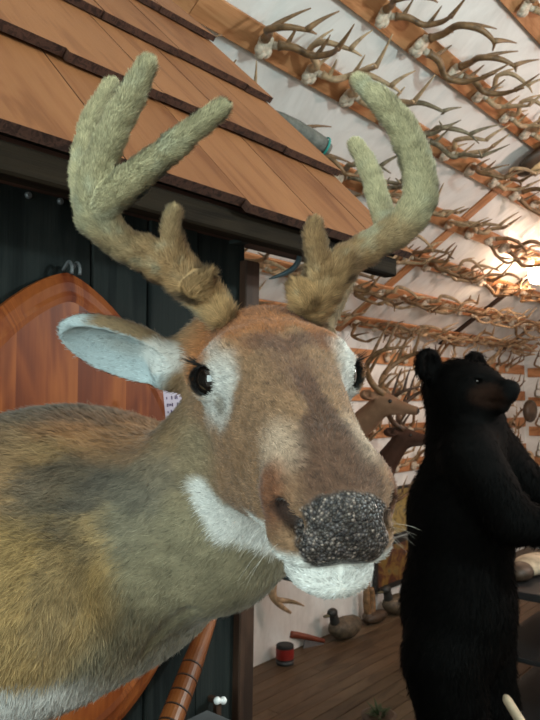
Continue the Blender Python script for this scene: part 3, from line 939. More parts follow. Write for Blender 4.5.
# ------------------------------------------------------------------ two smaller deer heads on the long wall
def small_deer(name, px, py, Y, face, scale, label, col, ant, cat='mounted deer', wallm=2.80):
    c = at(px, py, Y)
    R = frame_of(face, (0, 0, 1))
    def L(a, b, d): return c + (R[0] * a + R[1] * b + R[2] * d) * scale
    m = np.dot(c, M_); back = c + M_ * (wallm - m) - Z_ * .30 - U * .05
    mid = c - R[0] * .10 * scale - Z_ * .16 + (back - c) * .25
    def f(P):
        Q = (((P - c.astype(np.float32)) @ R.T.astype(np.float32)) / scale).astype(np.float32); q = Q.copy(); q[..., 2] = np.abs(q[..., 2])
        h = ell(q, (-.02, .0, 0), (.085, .052, .055))
        h = smin(h, cap(q, (.02, -.012, 0), (.17, -.035, 0), .046, .028), .02)
        h = smin(h, cap(q, (-.03, -.05, 0), (.09, -.055, 0), .035, .018), .02)
        h = smin(h, ell(q, (.185, -.035, 0), (.022, .026, .026)), .01)
        e = ell(q, (-.10, .035, .10), (.05, .034, .05)); e = smax(e, -ell(q, (-.08, .04, .11), (.042, .026, .042)), .006)
        h = smin(h, smin(e, cap(q, (-.05, .02, .04), (-.08, .03, .07), .02, .018), .012), .01)
        h = smax(h, -ell(q, (.03, .008, .052), (.011, .009, .009)), .003) * scale
        n = smin(cap(P, L(-.04, -.02, 0), mid, .06, .085), cap(P, mid, back, .085, .17), .05)
        n = smax(n, (P @ M_.astype(np.float32)) - wallm, .01)
        return smin(h, n, .03)
    lo = np.minimum(np.minimum(c, back), mid) - .30; hi = np.maximum(np.maximum(c, back), mid) + .30
    V, Q, Nn = polygonize(f, lo, hi, .007)
    root = empty(name, back, label, cat)
    def cf(P):
        q = ((np.asarray(P, float) - c) @ R.T) / scale
        k = np.tile(np.array(col), (len(P), 1)) * (1 + .4 * (vnoise(P, 40, 5, 2) - .5))[:, None]
        k = lerp(k, np.array(col) * 1.9 + .05, ss(-.03, -.06, q[:, 1]) * ss(.12, .0, np.linalg.norm(q - np.array([.10, -.06, 0]), axis=1)) * .6)
        k = lerp(k, np.array([.02, .016, .014]), ss(.03, .015, np.linalg.norm(q - np.array([.205, -.035, 0]), axis=1)))
        return k
    furry('body', V, Q, Nn, cf, 9000, lambda P: np.full(len(P), .008), lambda P: np.tile(-R[0] - Z_ * .5, (len(P), 1)), lambda P: np.full(len(P), .0022), (MAT['kskin'], MAT['fur']), root, lift=.15, seed=4)
    for s in (-1, 1):
        mb = MB(); mb.ball(L(.03, .008, .046 * s), .012, .012, .012, n=12); mb.build('eye', MAT['eye'], root, smooth=True)
        mb = MB()
        B = crom([L(-.02, .045, .03 * s), L(-.09, .12, .09 * s), L(-.08, .22, .20 * s), L(.03, .31, .26 * s), L(.18, .35, .20 * s)], 5)
        mb.tube(B, np.interp(np.linspace(0, 1, len(B)), [0, .7, 1], [.021, .014, .004]), 9)
        for t, d, l in ((2, (.4, .9, .1), .11), (7, (.35, .9, .0), .22), (12, (.25, 1, -.1), .21), (16, (.1, 1, -.2), .15)):
            d = np.array(d); dd = R[0] * d[0] + R[1] * d[1] + R[2] * d[2] * s
            mb.tube(crom([B[t], B[t] + dd * l * .5 + R[0] * .01, B[t] + dd * l + R[0] * .03], 4), np.linspace(.012, .003, 9), 8)
        mb.build('antler', ant, root, smooth=True)
    return root
f1 = np.array([.86, -.50, -.10])
sd1 = small_deer('deer_mount', 388, 402, 3.9, f1, .90, 'tan deer head mount with dark brown antlers between the big deer and the bear', (.25, .135, .08), MAT['antB'])
sd2 = small_deer('deer_mount', 408, 436, 4.75, np.array([.88, -.42, .05]), .95, 'dark brown deer mount half hidden behind the tan deer head', (.06, .028, .018), MAT['antD'])

MS1 = float(np.array(sd1.location) @ U); MS2 = float(np.array(sd2.location) @ U)
# ------------------------------------------------------------------ the room
PH = math.radians(33.2); CP, SP = math.cos(PH), math.sin(PH)
WM = 2.83; WH = 2.1; RT = WM / CP; RZ = WH + RT * SP
S0, S1 = -1.7, 7.6
def roofp(t, lift=0.0):                        # point (m, z) on the left slope, lift into the room
    return (WM - t * CP - lift * SP, WH + t * SP - lift * CP)

def sheet(name, corners, uv, mat_, nu=1, nv=1, parent=None):
    mb = MB(); a, b, c, d = [np.array(p, float) for p in corners]
    vs = []; tc = []
    for i in range(nu + 1):
        for j in range(nv + 1):
            x, y = i / nu, j / nv
            vs.append(a * (1 - x) * (1 - y) + b * x * (1 - y) + c * x * y + d * (1 - x) * y); tc.append((uv[0] * x, uv[1] * y, 0))
    mb.add(vs, [(i * (nv + 1) + j, (i + 1) * (nv + 1) + j, (i + 1) * (nv + 1) + j + 1, i * (nv + 1) + j + 1) for i in range(nu) for j in range(nv)], tc)
    return mb.build(name, mat_, parent)

def struct(o): o['kind'] = 'structure'; return o
def slab(name, cs, ca, ax, ay, az, hx, hy, hz, m, off=(0, 0, 0)):
    mb = MB(); mb.box(cs, ax, ay, az, hx, hy, hz, off=np.array(off, float)); return struct(mb.build(name, m))
sm = (S0 + S1) / 2; hs = (S1 - S0) / 2
# floor of planks along the wall
mb = MB(); w = .083; m0 = -WM
while m0 < WM:
    s_ = S0 - random.uniform(0, 2)
    while s_ < S1:
        l = random.uniform(2.2, 3.6); a, b = max(s_, S0), min(s_ + l, S1)
        if b > a + .02: mb.box(W((a + b) / 2, m0 + w / 2, -.011), U, M_, Z_, (b - a) / 2 - .0012, w / 2 - .0022, .011, bev=.0015)
        s_ += l
    m0 += w
struct(mb.build('floor', MAT['floor']))
slab('trim_1', W(sm, 0, -.04), None, U, M_, Z_, hs, WM, .016, MAT['groove'])
slab('wall_left', W(sm, WM + .05, WH / 2), None, U, Z_, M_, hs, WH / 2 + .0, .05, MAT['sheet'])
slab('wall_right', W(sm, -WM - .05, WH / 2), None, U, Z_, M_, hs, WH / 2, .05, MAT['sheet'], (3, 1, 0))
RL = -M_ * CP + Z_ * SP; RNL = -M_ * SP - Z_ * CP
RR = M_ * CP + Z_ * SP; RNR = M_ * SP - Z_ * CP
mb = MB()
mm, zz = roofp(RT / 2, -.03); mb.box(W(sm, mm, zz), U, RL, RNL, hs, RT / 2 + .03, .03, off=np.array([0, 7., 0]))
mb.box(W(sm, -mm, zz), U, RR, RNR, hs, RT / 2 + .03, .03, off=np.array([0, 17., 0]))
struct(mb.build('ceiling', MAT['sheet']))
def gable(name, s, m_):
    mb = MB(); pts = [(-WM, 0), (WM, 0), (WM, WH), (0, RZ), (-WM, WH)]
    a = [W(s - .03, p, z) for p, z in pts]; b = [W(s + .03, p, z) for p, z in pts]
    t = [(z, p, 0) for p, z in pts]
    mb.add(a + b, [(0, 1, 2, 3, 4), (9, 8, 7, 6, 5)] + [(i, (i + 1) % 5, 5 + (i + 1) % 5, 5 + i) for i in range(5)], t + t)
    return struct(mb.build(name, m_))
gable('wall_far', S1 + .03, MAT['sheet'])
# near gable with a window opening
mb = MB()
wz0, wz1, wm0, wm1 = 1.05, 2.35, -1.45, .75
def pan(p0, p1, z0, z1): mb.box(W(S0 - .03, (p0 + p1) / 2, (z0 + z1) / 2), M_, Z_, U, abs(p1 - p0) / 2, (z1 - z0) / 2, .03)
pan(-WM, WM, 0, wz0); pan(-WM, wm0, wz0, wz1); pan(wm1, WM, wz0, wz1)
pts = [(-WM, wz1), (WM, wz1), (0, RZ)]
a = [W(S0 - .06, p, z) for p, z in pts]; b = [W(S0, p, z) for p, z in pts]
mb.add(a + b, [(0, 1, 2), (5, 4, 3), (0, 1, 4, 3), (1, 2, 5, 4), (2, 0, 3, 5)])
struct(mb.build('wall_near', MAT['sheet']))
mb = MB()
for p in (wm0, (wm0 + wm1) / 2, wm1): mb.box(W(S0 - .02, p, (wz0 + wz1) / 2), Z_, M_, U, (wz1 - wz0) / 2, .03, .035)
for z in (wz0, wz1): mb.box(W(S0 - .02, (wm0 + wm1) / 2, z), M_, Z_, U, (wm1 - wm0) / 2 + .03, .03, .035)
struct(mb.build('window_1', MAT['trim']))

# rafters (brown diagonals on the ceiling) and the rows of boards
for k, s in enumerate((4.02, 5.62, 6.9, 2.1 - 1.9)):
    mm, zz = roofp(RT / 2, .004); mb = MB(); mb.box(W(s, mm, zz), RL, U, RNL, RT / 2, .045, .006)
    struct(mb.build('trim_%d' % (k + 2), MAT['board'] if k < 1 else MAT['trim']))
TROWS = [.14, .46, .79, 1.12, 1.47, 1.785, 2.15, 2.50, 2.85]
WROWS = [1.93 - .285 * k for k in range(5)]
rows = []
def board(s0, s1, c, up, out, label):
    mb = MB(); s = s0
    while s < s1 - .01:
        e = min(s + random.uniform(2.2, 3.0), s1)
        if s1 - e < .4: e = s1
        mb.box(W((s + e) / 2, 0, 0) + c, U, up, out, (e - s) / 2 - .001, .051, .009, bev=.002); s = e
    o = mb.build('antler_board', MAT['board'])
    return tag(o, label, 'board', None)
ordn = ['lowest', 'second', 'third', 'fourth', 'fifth', 'sixth', 'seventh', 'eighth', 'topmost']
for k, t in enumerate(TROWS):
    mm, zz = roofp(t, .019 if True else 0)
    # boards stop where the shed roof reaches them
    board(-1.2, S1 - .02, M_ * mm + Z_ * zz, RL, RNL, 'orange-brown pine board carrying antlers on the sloping ceiling, %s row up from the wall' % ordn[k])
    rows.append(('c', k, mm, zz, RL, RNL))
for k, z in enumerate(WROWS):
    board(1.6, S1 - .02, M_ * (WM - .010) + Z_ * z, Z_, -M_, 'pine board carrying antlers on the upright white wall, %s of five from the top' % (['first', 'second', 'third', 'fourth', 'fifth'][k]))
    rows.append(('w', k, WM - .010, z, Z_, -M_))

# antler racks: prototypes in local axes x along row, y up, z out
def rack_proto(i):
    rr = random.Random(100 + i)
    mats = [MAT['antA'], MAT['antB'], MAT['antC'], MAT['antA'], MAT['antB'], MAT['antA'], MAT['antC'], MAT['antB']]
    mb = MB()
    # skull plate: two lobes, brow ridge and short nose stub
    mb.ball((0, 0, .018), .034, .040, .020, n=12); mb.ball((-.018, -.018, .024), .020, .024, .016, n=10); mb.ball((.018, -.018, .024), .020, .024, .016, n=10)
    mb.tube([(-.026, .012, .02), (-.034, .022, .045)], [.015, .013], 9); mb.tube([(.026, .012, .02), (.034, .022, .045)], [.015, .013], 9)
    mb.tube([(0, -.02, .02), (0, -.05, .018)], [.022, .015], 9)
    skull = mb
    ants = []
    spread = rr.uniform(.09, .145); hgt = rr.uniform(.10, .17); out = rr.uniform(.12, .19); curl = rr.uniform(.0, .07)
    nt = rr.choice([1, 2, 2, 3])
    for s in (-1, 1):
        mb = MB(); j = lambda a: a * rr.uniform(.88, 1.12)
        P = crom([(s * .034, .022, .042), (s * j(.07), j(.045), .08), (s * j(spread), hgt * .5, j(out * .65)), (s * j(spread * 1.02), hgt * .85, j(out)), (s * j(spread * .72), hgt * 1.1, j(out + curl)), (s * j(spread * .35), hgt * 1.15, j(out + curl * 1.3))], 4)
        R = np.interp(np.linspace(0, 1, len(P)), [0, .05, .6, 1], [.019, .0150, .0115, .003])
        mb.tube(P, R, 8)
        for q in range(nt):
            idx = int(2 + q * (len(P) - 5) / max(1, nt - 1) * .9); l = rr.uniform(.07, .13) * (.75 if q == 0 else 1)
            d = np.array([s * rr.uniform(-.35, .15), 1.0, rr.uniform(-.1, .5)]); d /= np.linalg.norm(d)
            bnd = np.array([-s * .25, .1, .15])
            T = [P[idx] + d * l * t + bnd * l * t * t for t in np.linspace(0, 1, 6)]
            mb.tube(T, np.linspace(.0115, .0022, 6), 7)
        ants.append(mb)
    return skull, ants, mats[i]

protos = []
def as_mesh(mb, name, m):
    o = mb.build(name, m, None, smooth=True); me = o.data; bpy.data.objects.remove(o); return me
NP = 8
for i in range(NP):
    sk, an, mt = rack_proto(i)
    protos.append((as_mesh(sk, 'skull_plate', MAT['bone']), [as_mesh(a, 'antler', mt) for a in an]))

NEAR = {
 ('c', 4): ['grey rack with clear bleached skull on the fifth ceiling board, left end by the shingle roof', 'rack on the ceiling board second after the bleached one, white skull plate with dark spots', 'rack with pale skull plate just left of the right velvet antler tip', None],
}
def place_rack(i, kind, k, s, c, up, out, rot, sc, label, group, parts=True, jit=0.0):
    x = U * math.cos(rot) + up * math.sin(rot); y = -U * math.sin(rot) + up * math.cos(rot); z = np.cross(x, y)
    # lean a little off the board
    a = math.cos(jit); b = math.sin(jit); y, z = y * a + z * b, -y * b + z * a
    o = bpy.data.objects.new('antler_rack', None); o.empty_display_size = .03; COL.objects.link(o)
    p = U * s + c + out * .009
    Mx = Matrix([[x[0] * sc, y[0] * sc, z[0] * sc, p[0]], [x[1] * sc, y[1] * sc, z[1] * sc, p[1]], [x[2] * sc, y[2] * sc, z[2] * sc, p[2]], [0, 0, 0, 1]])
    o.matrix_world = Mx
    tag(o, label, 'antlers', group)
    sk, an = protos[i]
    for nm, me in (('skull_plate', sk), ('antler', an[0]), ('antler', an[1])):
        ch = bpy.data.objects.new(nm, me); COL.objects.link(ch); ch.parent = o
    return o

rr = random.Random(42)
cnt = 0
def proj_px(p):
    d = np.array(p) - np.array([0, 0, CAMZ]); dep = d[1] * math.cos(PIT) + d[2] * math.sin(PIT); v = -d[1] * math.sin(PIT) + d[2] * math.cos(PIT)
    return 270 + F * d[0] / max(dep, .01), 360 - F * v / max(dep, .01), dep
NEARLAB = []
place_names = ['nearest the viewer', 'next after the nearest', 'third along', 'fourth along', 'fifth along', 'sixth along']
for kind, k, mm, zz, up, out in rows:
    c = M_ * mm + Z_ * zz
    s = 1.45 + .11 * (k % 3); seen = 0
    if kind == 'c' and k == 4: s = 1.80
    if kind == 'c' and k == 5: s = 1.88
    while s < S1 - .38:
        px, py, dep = proj_px(U * s + c)
        # only the part of the rows that the place shows from about here
        vis = -60 < px < 600 and -70 < py < 560
        if kind == 'w' and (px < 240): vis = False
        if kind == 'w' and k <= 3 and any(abs(s - q) < .24 for q in (MS1, MS2)): vis = False
        if kind == 'w' and k == 4 and px < 330: vis = False
        if vis and not (kind == 'w' and px < 345 and 330 < py):
            sc = rr.uniform(.85, 1.10) * (1.0 if kind == 'c' else .9)
            where = ('ceiling board %s from the wall' % ordn[k]) if kind == 'c' else ('wall board %s from the top' % (['first', 'second', 'third', 'fourth', 'fifth'][k]))
            if dep < 4.6 and kind == 'c' and seen < 6:
                lab = 'antler rack on the %s, %s' % (where, place_names[seen]); grp = None
            else:
                lab = 'small antler rack in the crowded far stretch of the %s' % where; grp = 'antlers on the ' + where
            place_rack(rr.randrange(NP) if dep < 4.0 else rr.choice([1, 2, 4, 6, 6, 2, 7]), kind, k, s, c, up, out, rr.uniform(-.6, .6) * (1 if dep < 4.5 else 1.6) + (-.25 if kind == 'c' else 0), sc, lab, grp or ('antlers on the ' + where), True, rr.uniform(-.35, .1))
            seen += 1; cnt += 1
        s += rr.uniform(.25, .33) if kind == 'c' else rr.uniform(.24, .31)
print('racks', cnt)

# racks on the far gable
for k, z in enumerate((1.90, 1.58, 1.26, .94)):
    mb = MB(); mb.box(W(S1 - .010, 1.2, z), M_, Z_, U, 1.58, .05, .009, bev=.002)
    tag(mb.build('antler_board', MAT['board']), 'pine board with antlers on the far end wall, %s from the top' % (['first', 'second', 'third', 'fourth'][k]), 'board')
    for j in range(7):
        m = 2.52 - j * .27
        x = -M_; y = Z_; zv = -U; sc = .9
        o = bpy.data.objects.new('antler_rack', None); COL.objects.link(o); p = W(S1 - .019, m, z)
        o.matrix_world = Matrix([[x[a] * sc, y[a] * sc, zv[a] * sc, p[a]] for a in range(3)] + [[0, 0, 0, 1]])
        tag(o, 'small antler rack on the far end wall, %s board' % (['first', 'second', 'third', 'fourth'][k]), 'antlers', 'antlers on the far wall, %s board' % (['first', 'second', 'third', 'fourth'][k]))
        sk, an = protos[rr.randrange(NP)]
        for nm, me in (('skull_plate', sk), ('antler', an[0]), ('antler', an[1])):
            ch = bpy.data.objects.new(nm, me); COL.objects.link(ch); ch.parent = o

# ------------------------------------------------------------------ the little shed front with its shingled roof
shed = empty('shed_front', W(.45, .82, 0), 'dark board shed front with a cedar shingle awning roof at the left', 'shed')
mb = MB(); CS = .898
s_ = -.95
while s_ < CS - .03:
    w = random.choice([.10, .125, .14]); e = min(s_ + w, CS - .028)
    mb.box(W((s_ + e) / 2, .812 + random.uniform(-.002, .002), .975), Z_, U, M_, .975 - .0, (e - s_) / 2 - .0015, .010, bev=.002); s_ += w
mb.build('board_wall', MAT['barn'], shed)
mb = MB(); tl = Z_ + U * .022; tl = tl / np.linalg.norm(tl)
mb.box(W(.853, .801, .92), tl, U, M_, .92, .018, .012, bev=.002)
mb.build('corner_trim', MAT['trim'], shed)
PS = math.radians(48.3); C8, S8 = math.cos(PS), math.sin(PS)
EZ = CAMZ + .264; EM = .65
UPV = M_ * C8 + Z_ * S8; NV = -M_ * S8 + Z_ * C8
def rp(s, v, h=0): return W(s, EM, EZ) + (UPV * v) + NV * h + U * 0
def rpt(s, v, h=0): return U * s + M_ * EM + Z_ * EZ + UPV * v + NV * h
RS0, RS1 = -1.0, 1.166
mb = MB(); rq = random.Random(3)
cv = [0, .262, .545, .82, 1.09]
for ci in range(4):
    s_ = RS0
    while s_ < RS1 - .005:
        w = rq.uniform(.13, .22); e = min(s_ + w, RS1 + rq.uniform(-.004, .004))
        if RS1 - e < .05: e = RS1 + rq.uniform(-.003, .003)
        v0 = cv[ci] + rq.uniform(-.007, .007); v1 = v0 + .41 if ci < 3 else v0 + .3
        th = .014; off = np.array([rq.uniform(0, 40), rq.uniform(0, 40), rq.uniform(0, 9)])
        lo = .013 + rq.uniform(-.001, .001)
        base0 = lo if ci else .004; base1 = -.0005
        g = .0012
        P8 = []
        tcs = []
        for (v, b, t) in ((v0, base0, th), (v1, base1, .003)):
            for ss_ in (s_ + g, e - g):
                for hh in (b, b + t):
                    P8.append(rpt(ss_, v, hh)); tcs.append(off + np.array([v, ss_, hh]))
        mb.cur = 0
        mb.add(P8, [(1, 3, 7, 5), (0, 4, 6, 2), (4, 5, 7, 6)], tcs)
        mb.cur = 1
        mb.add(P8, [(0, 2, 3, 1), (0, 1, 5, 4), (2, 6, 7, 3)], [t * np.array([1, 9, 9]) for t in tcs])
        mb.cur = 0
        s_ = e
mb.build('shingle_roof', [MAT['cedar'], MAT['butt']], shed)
mb = MB()
mb.box(rpt((RS0 + RS1) / 2, .56, -.008), UPV, U, NV, .53, (RS1 - RS0) / 2 - .008, .006)
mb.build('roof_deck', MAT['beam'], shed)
mb = MB()
mb.box(W((RS0 + RS1) / 2 - .012, EM + .022, EZ - .014), U, Z_, M_, (RS1 - RS0) / 2 - .02, .017, .014, bev=.003)
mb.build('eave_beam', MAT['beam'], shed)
mb = MB()
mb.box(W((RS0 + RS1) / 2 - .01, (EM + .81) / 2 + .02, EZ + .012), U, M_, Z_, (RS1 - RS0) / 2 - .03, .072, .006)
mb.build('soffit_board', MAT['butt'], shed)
# gable end of the awning (dark triangle)
mb = MB()
tri = [(EM + .08, EZ + .0), (1.32, EZ - .0), (1.32, EZ + .72)]
a = [W(CS - .07, p, z) for p, z in tri]; b = [W(CS - .05, p, z) for p, z in tri]
mb.add(a + b, [(0, 1, 2), (5, 4, 3), (0, 3, 4, 1), (1, 4, 5, 2), (2, 5, 3, 0)])
mb.box(W(CS - .09, 1.07, 1.0 - .08), Z_, M_, U, .92, .24, .01)
mb.build('end_boards', MAT['barn'], shed)
for (px, py) in ((29, 195), (61, 201)):
    q = at(px, py, 1); Y = .802 / (-(np.array([q[0], q[1], 0]) @ -M_)) if False else None
    d = at(px, py, 1.0) - np.array([0, 0, CAMZ]); k = .800 / (d @ M_); p = np.array([0, 0, CAMZ]) + d * k
    mb = MB(); mb.lathe(p + M_ * .003, -M_, [(0, .0045), (.003, .0045), (.005, .003)], 10); mb.build('nail_head', MAT['steel'], shed)

def onplane(px, py, m):
    d = at(px, py, 1.0) - np.array([0, 0, CAMZ]); return np.array([0, 0, CAMZ]) + d * (m / (d @ M_))

# curved strip under the eave
p0 = at(301, 247, 1.22); p1 = at(298, 262, 1.22); p2 = at(288, 272, 1.22); p3 = at(269, 279, 1.22)
mb = MB(); Pc = crom([at(302, 236, 1.22), p0, p1, p2, p3], 5)
mb.tube(Pc, np.interp(np.linspace(0, 1, len(Pc)), [0, .3, .8, 1], [.0055, .0095, .008, .002]), 10, flat=.6)
tag(mb.build('curved_horn', MAT['horn'], None, smooth=True), 'curved blue-grey horn tip hanging below the shingle roof edge', 'horn')

# grey log with turquoise string past the roof edge
lg = empty('grey_log', at(305, 140, 2.05), 'grey rounded log tied with turquoise string beyond the shingle roof', 'log')
mb = MB(); a, b = at(272, 116, 2.02), at(329, 150, 2.12); Pc = np.array([a + (b - a) * t for t in np.linspace(0, 1, 9)])
mb.tube(Pc, [.020, .026, .028, .031, .030, .031, .030, .028, .018], 14); mb.build('trunk', MAT['grey'], lg, smooth=True)
mb = MB()
d = (b - a) / np.linalg.norm(b - a)
for k in (.90, .915):
    cc = a + (b - a) * k; fr = frame_of(d, (0, 0, 1))
    mb.tube([cc + (fr[1] * math.cos(t) + fr[2] * math.sin(t)) * .031 for t in np.linspace(0, 2 * PI, 20)], .0022, 6)
cc = a + (b - a) * .9
mb.tube(crom([cc - Z_ * .03, cc - Z_ * .05 + U * .005, cc - Z_ * .075 - U * .004], 4), .002, 6)
mb.build('string', MAT['teal'], lg)

# dark oval shell on the ceiling at the right edge
mm, zz = roofp(1.30, .03)
d0 = at(541, 150, 1) - np.array([0, 0, CAMZ]); nrm = RNL; pl = W(0, *roofp(0, .02)); k = ((pl - np.array([0, 0, CAMZ])) @ nrm) / (d0 @ nrm); cen = np.array([0, 0, CAMZ]) + d0 * k
sh = empty('oval_shell', cen, 'dark-rimmed oval shell on the ceiling at the right edge', 'shell')
ang = .9; xa = U * math.cos(ang) + RL * math.sin(ang); ya = -U * math.sin(ang) + RL * math.cos(ang)
mb = MB(); mb.ball(cen + RNL * .06, .20, .12, .05, ax=[xa, ya, RNL], n=20); mb.build('rim', MAT['shell'], sh, smooth=True)
mb = MB(); mb.ball(cen + RNL * .075, .155, .085, .045, ax=[xa, ya, RNL], n=20); mb.build('plate', MAT['shellin'], sh, smooth=True)

# bare bulb on the ceiling
d0 = at(537, 276, 1) - np.array([0, 0, CAMZ]); k = ((W(0, *roofp(0, .20)) - np.array([0, 0, CAMZ])) @ nrm) / (d0 @ nrm); bc = np.array([0, 0, CAMZ]) + d0 * k
lamp = empty('ceiling_bulb', bc, 'bare glowing light bulb in a white porcelain holder at the right edge', 'lamp')
mb = MB(); mb.lathe(bc - RNL * .135, RNL, [(0, .055), (.02, .055), (.045, .032), (.07, .028)], 20); mb.build('socket', MAT['socket'], lamp, smooth=True)
mb = MB(); mb.ball(bc, .062, .062, .062, n=24); mb.lathe(bc - RNL * .085, RNL, [(0, .018), (.02, .022), (.04, .045)], 20); mb.build('bulb', MAT['bulb'], lamp, smooth=True)

# turned pole, hook, low box
a = onplane(214, 607, .775); b = onplane(163, 742, .70)
tp = empty('turned_pole', b, 'turned orange-brown wooden pole with dark grooves leaning on the dark boards', 'pole')
mb = MB(); L = np.linalg.norm(b - a); d = (b - a) / L
prof = [(-.12, .005), (-.06, .008), (0, .0095), (.03, .0115), (.06, .0132)]
x = .105
while x < .42:
    prof += [(x, .0143 + .003 * min(1, x / .3)), (x + .0015, .0130), (x + .003, .0143 + .003 * min(1, x / .3))]; x += .022 if x > .1 else .024
prof += [(.45, .0175), (.6, .015), (1.1, .012)]
mb.lathe(a, d, prof, 20); mb.build('shaft', MAT['turned'], tp, smooth=False)
x = .105
for k in range(9):
    mb = MB(); mb.lathe(a + d * (x + .0002), d, [(0, .0130), (.0003, .0148 + .003 * min(1, x / .3)), (.0016, .0148 + .003 * min(1, x / .3)), (.0019, .0130)], 20); mb.build('groove', MAT['groove'], tp); x += .022 if x > .1 else .024
hkp = onplane(220, 702, .78)
hk = empty('wall_hook', hkp, 'small white double-knobbed hook low on the dark boards', 'hook')
mb = MB(); mb.ball(hkp - U * .006 + Z_ * .004, .006, .006, .006, n=12); mb.ball(hkp + U * .007, .006, .006, .006, n=12); mb.tube([hkp - U * .006 + Z_ * .003, hkp + U * .007], .004, 8); mb.build('knob', MAT['white'], hk, smooth=True)
mb = MB(); mb.box(hkp - Z_ * .04 + M_ * .006, Z_, U, M_, .045, .006, .004, bev=.001); mb.box(hkp + M_ * .012, M_, U, Z_, .012, .004, .004); mb.build('stem', MAT['trim'], hk)
pb = onplane(208, 738, .74)
mb = MB(); mb.box(pb - Z_ * .045, U, M_, Z_, .042, .045, .06, bev=.004)
tag(mb.build('grey_box', MAT['steel']), 'dull grey box below the white hook at the lower edge', 'box')

# ------------------------------------------------------------------ things along the foot of the wall
def decoy(px, py, Y, face, sc, label):
    p = at(px, py, Y); p[2] = 0
    f_ = np.array(face, float); f_ /= np.linalg.norm(f_); sd = np.cross(Z_, f_)
    o = empty('duck_decoy', p, label, 'duck decoy', 'duck decoys by the wall')
    mb = MB(); ax = [f_, sd, Z_]
    prof = [(-.17, .006, .10), (-.145, .035, .095), (-.10, .068, .085), (-.03, .082, .078), (.05, .080, .078), (.11, .062, .085), (.145, .030, .09), (.155, .006, .09)]
    n = 18; vs = []
    for (x, r, zc) in prof:
        for k in range(n):
            t = 2 * PI * k / n; zz = math.sin(t) * r * .95
            vs.append(p + (f_ * x + sd * math.cos(t) * r * 1.05 + Z_ * max(zc + zz, .002)) * sc)
    fs = [tuple(range(n)), tuple(range((len(prof) - 1) * n, len(prof) * n))]
    for i in range(len(prof) - 1):
        for k in range(n): fs.append((i * n + k, i * n + (k + 1) % n, (i + 1) * n + (k + 1) % n, (i + 1) * n + k))
    mb.add(vs, fs); mb.build('body', MAT['decoy'], o, smooth=True)
    mb = MB(); mb.tube(crom([p + (f_ * .10 + Z_ * .12) * sc, p + (f_ * .115 + Z_ * .17) * sc, p + (f_ * .12 + Z_ * .20) * sc], 3), np.linspace(.038, .028, 7) * sc, 12)
    mb.ball(p + (f_ * .132 + Z_ * .208) * sc, .046 * sc, .034 * sc, .036 * sc, ax=ax, n=14); mb.build('head', MAT['decoyd'], o, smooth=True)
    mb = MB(); mb.ball(p + (f_ * .190 + Z_ * .198) * sc, .036 * sc, .019 * sc, .010 * sc, ax=ax, n=12); mb.build('bill', MAT['bill'], o, smooth=True)
decoy(345, 634, 4.72, (-.75, -.66, 0), .92, 'dark brown duck decoy on the floor by the white wall, under the deer chin')
decoy(398, 610, 5.25, (-.8, -.6, 0), .95, 'duck decoy on the floor half behind the bear')

p = at(285, 657, 4.28); p[2] = 0
can = empty('red_can', p, 'small round red and black tin on the floor', 'can')
mb = MB(); mb.lathe(p, Z_, [(0, .052), (.004, .054), (.110, .054), (.114, .050), (.116, .044)], 24); mb.build('tin', MAT['black'], can)
mb = MB(); mb.lathe(p + Z_ * .034, Z_, [(0, .0542), (.001, .0552), (.060, .0552), (.061, .0542)], 24); mb.build('label_band', MAT['red'], can)
mb = MB(); mb.lathe(p + Z_ * .012, Z_, [(0, .0542), (.001, .0552), (.011, .0552), (.012, .0542)], 24); mb.build('lower_band', MAT['steel'], can)

ax0 = at(289, 634, 4.50); ax1 = at(324, 641, 4.62)
hx = empty('hatchet', (ax0 + ax1) / 2, 'red-brown handled cleaver leaning on the wall behind the tin', 'tool')
mb = MB(); mb.tube(crom([ax0, ax0 * .5 + ax1 * .5 + Z_ * .004, ax1], 4), np.linspace(.024, .014, 9), 10); mb.build('handle', MAT['hatchet'], hx, smooth=True)
mb = MB(); bl = ax0 * .35 + ax1 * .65 - Z_ * .055; dd = (ax1 - ax0) / np.linalg.norm(ax1 - ax0); mb.box(bl - M_ * .01, dd, np.cross(dd, M_), M_, .075, .042, .004, bev=.002); mb.build('blade', MAT['blade'], hx)

# shed antler leaning against the wall
mb = MB(); A0 = onplane(272, 580, 2.72)
Pc = crom([onplane(272, 582, 2.76), onplane(273, 596, 2.74), onplane(281, 606, 2.70), onplane(291, 613, 2.66)], 5)
mb.tube(Pc, np.linspace(.034, .008, len(Pc)), 10)
mb.tube(crom([onplane(276, 600, 2.72), onplane(288, 601, 2.68), onplane(297, 603, 2.62), onplane(304, 606, 2.60)], 4), np.linspace(.02, .004, 13), 10)
mb.tube(crom([onplane(270, 566, 2.79), onplane(271, 575, 2.78), onplane(272, 582, 2.76)], 3), np.linspace(.018, .026, 7), 10)
tag(mb.build('hanging_antler', MAT['antC'], None, smooth=True), 'single pale brown antler hanging low on the white wall below the deer neck', 'antler')
mb = MB(); bp = onplane(288, 577, 2.60)
Pc = crom([onplane(272, 571, 2.72), onplane(285, 577, 2.70), onplane(303, 583, 2.68)], 4); mb.tube(Pc, [.04, .045, .045, .042, .038, .032, .025, .018, .008], 12, flat=.5)
tag(mb.build('blue_grey_blade', MAT['horn'], None, smooth=True), 'blue-grey pointed strip on the wall under the deer jaw', 'blade')

